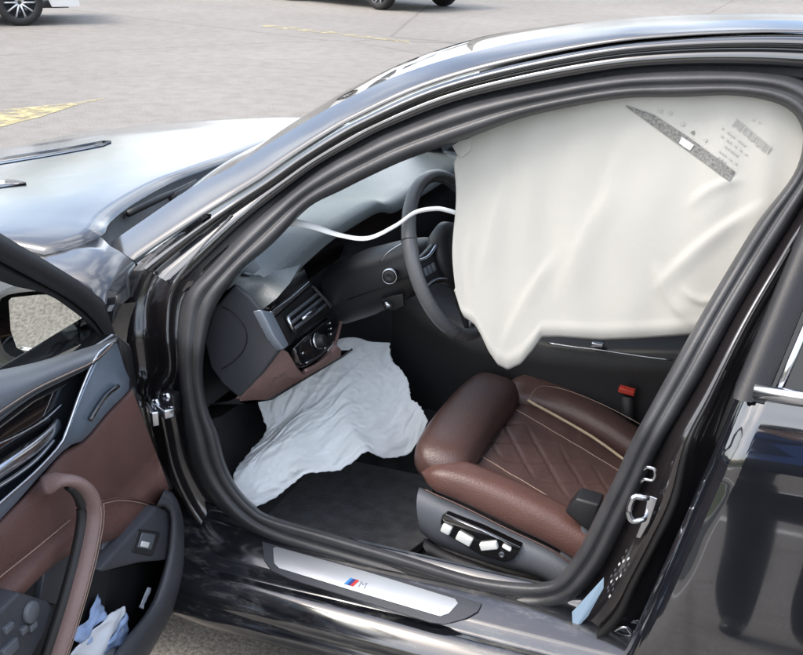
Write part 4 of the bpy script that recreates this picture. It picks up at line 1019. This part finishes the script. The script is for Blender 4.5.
# grab handle
hpth = cr([onDr(*q) for q in ((44, 486, .080), (60, 480, .104), (78, 483, .124), (90, 496, .135), (93, 516, .138), (88, 548, .140), (78, 588, .140), (66, 628, .135), (52, 668, .125), (30, 715, .105))], 60)
hd = part(tube('grab_handle', hpth, [.017]*60, mat('handle_leather', (.19, .125, .115), .36, bump=(330, .5, 6), var=(14, .1)), shell, n=14, sx=.62, sy=1.0, up=tuple(DNm)), 'curved brown stitched grab handle')
tube('handle_back', [p-DNm*.015+DD*.0065 for p in hpth[8:]], .0105, blackrub, shell, n=10)
for o_ in (-.0045, .0045):
    tube('handle_stitch', [p+DNm*.0172+DD*(o_-.001) for p in hpth[14:]], .0008, thread, shell, n=5)
# door pocket: dark tub with a thick rim and the switch face
A = cr([(165, 489), (175, 496), (183, 519), (184, 545), (183, 570), (176, 600), (168, 620), (148, 656), (110, 720)], 32)
B = cr([(156, 507), (166, 508), (170, 520), (168, 545), (165, 562), (156, 592), (146, 612), (112, 656), (70, 720)], 32)
rows = [[onDr(x, y, t) for x, y in A*(1-f)+B*f] for f, t in ((-.02, .02), (0, .085), (.12, .112), (.4, .122), (.75, .122), (.95, .112), (1.0, .09), (1.0, .03))]
rim = part(grid('pocket_rim', rows, grey, shell), 'thick dark grey rim of the door pocket')
dpl('pocket_back', [(168, 556), (100, 572), (92, 600), (60, 700), (70, 760), (110, 720), (150, 640), (168, 600)], -.01, .050, blackrub, shell, .002)
sf = dpl('switch_face', [(158, 506), (170, 511), (175, 530), (171, 560), (140, 563), (104, 572), (100, 570), (120, 548)], .03, .108, grey, shell, .006)
bz = dpl('release_bezel', [(141, 529), (159.5, 532), (160.5, 534.5), (154, 555), (151.5, 556.5), (134, 553), (132.5, 551), (138.5, 531)], .10, .1105, plast, shell, .002)
dpl('release_switch', [(143, 532.5), (156, 534.5), (151.5, 550), (138, 547.5)], .10, .1125, greylt, shell, .002)
dpl('release_mark', [(142.5, 541), (150, 542.5), (148.3, 548), (141, 546.5)], .10, .1142, whitepl, shell, .001)

# papers and film stuffed into the pocket: their own things
def sheet(name, quad, t, m_, label, cat, amp=.006, seed=0):
    rows = []
    P = [onDr(*q, t) for q in quad]
    for u in np.linspace(0, 1, 14):
        r = []
        for v in np.linspace(0, 1, 14):
            p = P[0]*(1-u)*(1-v)+P[1]*u*(1-v)+P[2]*u*v+P[3]*(1-u)*v
            r.append(p+DNm*amp*noise.noise(Vector((u*3+seed, v*3, seed))))
        rows.append(r)
    o = grid(name, rows, m_, None, solid=.0012); tag(o, label, cat); return o
sheet('folded_paper', [(70, 655), (112, 612), (125, 606), (118, 660)], .085, paperw, 'folded white paper standing in the door pocket', 'paper', .012, 1)
sheet('blue_leaflet', [(74, 640), (98, 594), (106, 612), (84, 646)], .080, paperb, 'crumpled blue and white film in the door pocket beside the grab handle', 'leaflet', .02, 5)
sheet('paper_slip', [(139, 607), (148, 587), (151, 588), (143, 609)], .075, paperw, 'thin white slip tucked upright against the door pocket rim', 'paper', .004, 9)
sheet('leaflet', [(90, 660), (116, 634), (126, 612), (130, 640)], .088, paperb, 'blue printed leaflet lying over the folded white paper', 'leaflet', .01, 3)

# ------------------------------------------------------------------ parked cars behind
def parked_car(loc, yaw, body, label):
    t = empty('parked_car', loc, label, 'car', None)
    L, W = 4.5, 1.8
    R_ = Matrix.Rotation(yaw, 3, 'Z'); O = Vector(loc)
    def T(x, y, z): return np.array(O+R_@Vector((x, y, z)))
    # x along the car from the front axle; lower edge profile rises over the wheels
    top = [(-.85, .62), (-.75, .80), (-.3, .92), (.45, 1.0), (1.25, 1.42), (2.0, 1.48), (2.7, 1.42), (3.2, 1.12), (3.55, 1.02), (3.65, .75)]
    xs = np.linspace(-.85, 3.65, 46)
    rows = []
    for x in xs:
        zt = float(np.interp(x, [a for a, _ in top], [b for _, b in top])); zb = .26
        for ax0 in (0, 2.65):
            if abs(x-ax0) < .39: zb = max(zb, .33+math.sqrt(max(0, .39**2-(x-ax0)**2)))
        w_ = W/2*(1-.10*max(0, abs((x-1.4)/2.3))**4)
        zs_ = min(zt, .92); ww = w_*(1-.22*max(0, (zt-.95)/.5))
        half = [(w_*.96, zb), (w_, max(zb+.02, .45)), (w_*1.01, max(zb+.04, .68)), (w_*.97, max(zs_, zb+.06)), (ww*.93, max(zt-.06, zs_)), (ww*.8, zt), (0, zt+.02)]
        rows.append([T(x, -y, z) for y, z in half]+[T(x, y, z) for y, z in reversed(half[:-1])])
    b = grid('body', rows, body, t)
    rows = [[T(x, -.80, .20), T(x, .80, .20)] for x in (-.7, 3.5)]
    grid('underbody', [[T(x, y, .24) for y in (-.78, .78)] for x in (-.7, 3.5)], blackrub, t)
    for sgn in (-1, 1):
        for x0, x1 in ((.75, 1.65), (1.72, 2.75)):
            q = [(x0+.02, .97), (x1, .97), (x1-.05, 1.36), (x0+.50, 1.34)] if x0 < 1 else [(x0, .97), (x1+.1, .97), (x1-.25, 1.34), (x0-.02, 1.37)]
            M('side_window', [T(x, sgn*(.895-.30*(z-.92)), z) for x, z in q], [(0, 1, 2, 3)], tint, t, smooth=False)
        for x0 in (0, 2.65):
            a = np.array(R_@Vector((0, sgn, 0)))
            wh = lathe('wheel', T(x0, sgn*.72, .33), a, [(.2, 0), (.31, 0), (.33, .03), (.33, .16), (.315, .19), (.24, .195), (.225, .18)], tyre, t, 36)
            lathe('rim', T(x0, sgn*.72, .33), a, [(.228, .185), (.215, .17), (.205, .10), (.0, .10)], darkcar, wh, 36)
            for k in range(10):
                an = 2*math.pi*k/10; rad = np.array([math.cos(an)*np.array(R_@Vector((1, 0, 0)))+math.sin(an)*np.array([0, 0, 1])])[0]
                c0 = T(x0, sgn*.72, .33)+a*.155
                tube('spoke', [c0+rad*.03, c0+rad*.12, c0+rad*.212+a*.01], [.020, .013, .016], alu, wh, n=6)
        obox('headlight', T(-.72, sgn*.62, .70), (R_@Vector((1, 0, 0)), R_@Vector((0, 1, 0)), (0, 0, 1)), (.07, .17, .05), chrome, t, .02)
        obox('tail_light', T(3.58, sgn*.65, .85), (R_@Vector((1, 0, 0)), R_@Vector((0, 1, 0)), (0, 0, 1)), (.05, .15, .06), mred, t, .02)
    M('windscreen', [T(.55, -.70, 1.03), T(.55, .70, 1.03), T(1.2, .58, 1.42), T(1.2, -.58, 1.42)], [(0, 1, 2, 3)], tint, t, smooth=False)
    return t
wpos = onZ(22, 26, 0)
ya_ = math.atan2(.62, .78)
# near-side wheel of the first car at wpos; its tail runs off to the left
cdir = np.array([-math.cos(ya_), -math.sin(ya_)])
def place_car(pt, yaw, axle, side, body, label):
    R_ = Matrix.Rotation(yaw, 3, 'Z'); off = R_@Vector((axle, side*.89, 0))
    return parked_car((pt[0]-off.x, pt[1]-off.y, 0), yaw, body, label)
place_car(wpos, math.radians(222), 0, 1, whitecar, 'white parked car whose multi spoke wheel stands beyond the yellow line')
pa, pb = onZ(418, 17, .2), onZ(182, 0, .2); yw = math.atan2(pb[1]-pa[1], pb[0]-pa[0])
place_car(onZ(378, 10, 0), yw-.25, 0, 1, whitecar, 'white parked car nose on the far bay line with dark shadow beneath')

# ------------------------------------------------------------------ the place behind the photographer (seen mirrored in the paint)
o = grid('bay_line', [[(-6, -3.3, .004), (9, -3.1, .004)], [(-6, -3.42, .004), (9, -3.22, .004)]], linep); tag(o, kind='structure')
o = plate('kerb', [(-30, -4.6, 0), (30, -4.2, 0), (30, -4.35, 0), (-30, -4.75, 0)], (0, 0, .13), concr, None, .015); tag(o, kind='structure')
o = grid('verge', [[(-60, -4.75, .10), (60, -3.95, .10)], [(-60, -30, .3), (60, -30, .3)]], mat('verge_soil', (.07, .09, .03), .9, var=(3, .4))); tag(o, kind='structure')
random.seed(3)
V = []; Fc = []
for i in range(9000):
    x = random.uniform(-8, 12); y = random.uniform(-8, -4.8)-abs(x)*.0; a = random.uniform(0, math.pi); h = random.uniform(.05, .14); k = len(V); dx, dy = math.cos(a)*.006, math.sin(a)*.006
    V += [(x-dx, y-dy, .09), (x+dx, y+dy, .09), (x+random.uniform(-.04, .04), y+random.uniform(-.04, .04), .09+h)]; Fc.append((k, k+1, k+2))
o = M('grass', V, Fc, grassm, None, recalc=False); tag(o, 'short green grass on the verge behind the kerb', 'grass', kind='stuff')
def hedge(x0, x1, y0, h, label):
    t = empty('hedge', ((x0+x1)/2, y0, .1), label, 'hedge')
    V = []; Fc = []
    n = int((x1-x0)*900)
    for i in range(n):
        x = random.uniform(x0, x1); hh = h*(.85+.25*noise.noise(Vector((x*.9, y0, 0)))); z = .15+hh*random.random()**.7; d = .8*(1-.3*z/h)
        y = y0+random.choice((-1, 1))*d*(random.random()**.3)+.2*noise.noise(Vector((x*2, z*2, 5)))
        s = random.uniform(.04, .09); a = Vector((random.gauss(0, 1), random.gauss(0, 1), random.gauss(0, 1))).normalized(); b = a.cross(Vector((0, 0, 1))).normalized(); k = len(V)
        p = Vector((x, y, z)); V += [p-a*s, p+b*s*.5, p+a*s, p-b*s*.5]; Fc.append((k, k+1, k+2, k+3))
    M('foliage', V, Fc, leafm, t, recalc=False, smooth=False)
    for k in range(int((x1-x0)/.8)):
        x = x0+.4+k*.8; tube('stem', [(x, y0, .1), (x+random.uniform(-.1, .1), y0, .1+h*.8)], [.03, .012], browndk, t, n=6)
hedge(-9, 12, -11, 2.2, 'clipped green hedge along the verge behind the photographer')

# ------------------------------------------------------------------ the photographer
def person():
    t = empty('person', (1.90, -1.85, 0), 'person in blue jacket and black trousers mirrored in the rear door', 'person')
    J = {'pel': (2.0, -2.02, .95, .155, .11), 'waist': (2.0, -2.02, 1.10, .145, .105), 'chest': (1.99, -2.0, 1.32, .17, .12), 'shl': (1.98, -1.99, 1.45, .10, .08), 'neck': (1.97, -1.96, 1.52, .055, .055), 'hd': (1.96, -1.93, 1.62, .078, .09), 'top': (1.96, -1.93, 1.74, .06, .07)}
    E_ = [('pel', 'waist'), ('waist', 'chest'), ('chest', 'shl'), ('shl', 'neck'), ('neck', 'hd'), ('hd', 'top')]
    for s, n in ((1, 'r'), (-1, 'l')):
        J['hip'+n] = (2.0+.10*s, -2.02, .86, .115, .11); J['kn'+n] = (2.01+.12*s, -1.97, .48, .088, .088); J['sn'+n] = (2.015+.12*s, -2.0, .16, .075, .08); J['an'+n] = (2.02+.12*s, -2.0, .075, .050, .050); J['to'+n] = (2.03+.15*s, -1.78, .045, .048, .040)
        J['sh'+n] = (1.98+.19*s, -1.99, 1.43, .065, .065); J['el'+n] = (1.96+.26*s, -1.86, 1.22, .048, .048); J['wr'+n] = (1.86+.10*s, -1.70, 1.48, .032, .032); J['ha'+n] = (1.83+.06*s, -1.66, 1.56, .034, .02)
        E_ += [('pel', 'hip'+n), ('hip'+n, 'kn'+n), ('kn'+n, 'sn'+n), ('sn'+n, 'an'+n), ('an'+n, 'to'+n), ('shl', 'sh'+n), ('sh'+n, 'el'+n), ('el'+n, 'wr'+n), ('wr'+n, 'ha'+n)]
        for k in range(5):
            a = -.9+.42*k if k else -1.5
            f1 = 'f%s%d' % (n, k); f2 = f1+'t'; L = (.035, .045, .050, .046, .036)[k]
            hx, hy, hz = J['ha'+n][:3]
            J[f1] = (hx-s*L*.5*math.cos(a*.5), hy+.01, hz+L*math.sin(1.2+a*.35), .0095, .009); J[f2] = (hx-s*L*.9, hy+.01+.01*k*.2, hz+.012+L*1.2*math.sin(1.2+a*.35), .008, .008)
            E_ += [('ha'+n, f1), (f1, f2)]
    J = {k: (v[0]-.10, v[1]+(.15 if k[:2] not in ('el', 'wr', 'ha') and k[0] != 'f' else -.03))+v[2:] for k, v in J.items()}
    names = list(J); me = bpy.data.meshes.new('body')
    me.from_pydata([J[k][:3] for k in names], [(names.index(a), names.index(b)) for a, b in E_], [])
    o = link('body', me, None, t, smooth=False)
    sk = o.modifiers.new('skin', 'SKIN'); sk.use_smooth_shade = True
    for i, k in enumerate(names): me.skin_vertices[0].data[i].radius = J[k][3:5]; me.skin_vertices[0].data[i].use_root = (k == 'pel')
    ss = o.modifiers.new('sub', 'SUBSURF'); ss.levels = 2; ss.render_levels = 2
    dg = bpy.context.evaluated_depsgraph_get(); dg.update()
    m2 = bpy.data.meshes.new_from_object(o.evaluated_get(dg)); o.modifiers.clear(); o.data = m2
    m2.materials.clear()
    for mm in (skinm, jeans, trous, shoe): m2.materials.append(mm)
    for p in m2.polygons:
        x, y, z = p.center; p.use_smooth = True
        if z < .09: i = 3
        elif z < 1.0: i = 2
        elif z > 1.50 and abs(x-1.86) < .13 and y < -1.65: i = 0
        elif y > -1.76 and z > 1.42: i = 0
        else: i = 1
        p.material_index = i
    lathe('coat', (1.90, -1.86, 0), (0, 0, 1), [(.20, 1.06), (.225, .98), (.25, .80), (.27, .60), (.285, .42), (.275, .415), (.24, .6)], trous, t, 28)
    lathe('hair', (1.86, -1.80, 1.63), (0, 0, 1), [(.085, -.02), (.096, .04), (.092, .09), (.07, .125), (.03, .143), (0, .146)], hairm, t, 20)
    for s in (-1, 1):
        lathe('eye', (1.86+.032*s, -1.695, 1.635), (0, 1, 0), [(.012, -.01), (.011, .002), (.006, .006), (0, .007)], whitepl, t, 10)
        obox('ear', (1.86+.085*s, -1.785, 1.62), AX, (.010, .018, .03), skinm, t, .008)
    obox('nose', (1.86, -1.682, 1.605), ((1, 0, 0), (0, 1, .3), (0, -.3, 1)), (.011, .014, .022), skinm, t, .008)
    obox('mouth', (1.86, -1.692, 1.565), AX, (.022, .006, .005), mat('lips', (.35, .14, .12), .5), t, .003)
    return t
person()
ph = obox('phone', (1.79, -1.615, 1.60), (np.cross(Fw, (0, 0, 1)), Fw, Up), (.075, .004, .037), piano, None, .003)
tag(ph, 'slim black phone held up in both hands of the person', 'phone')
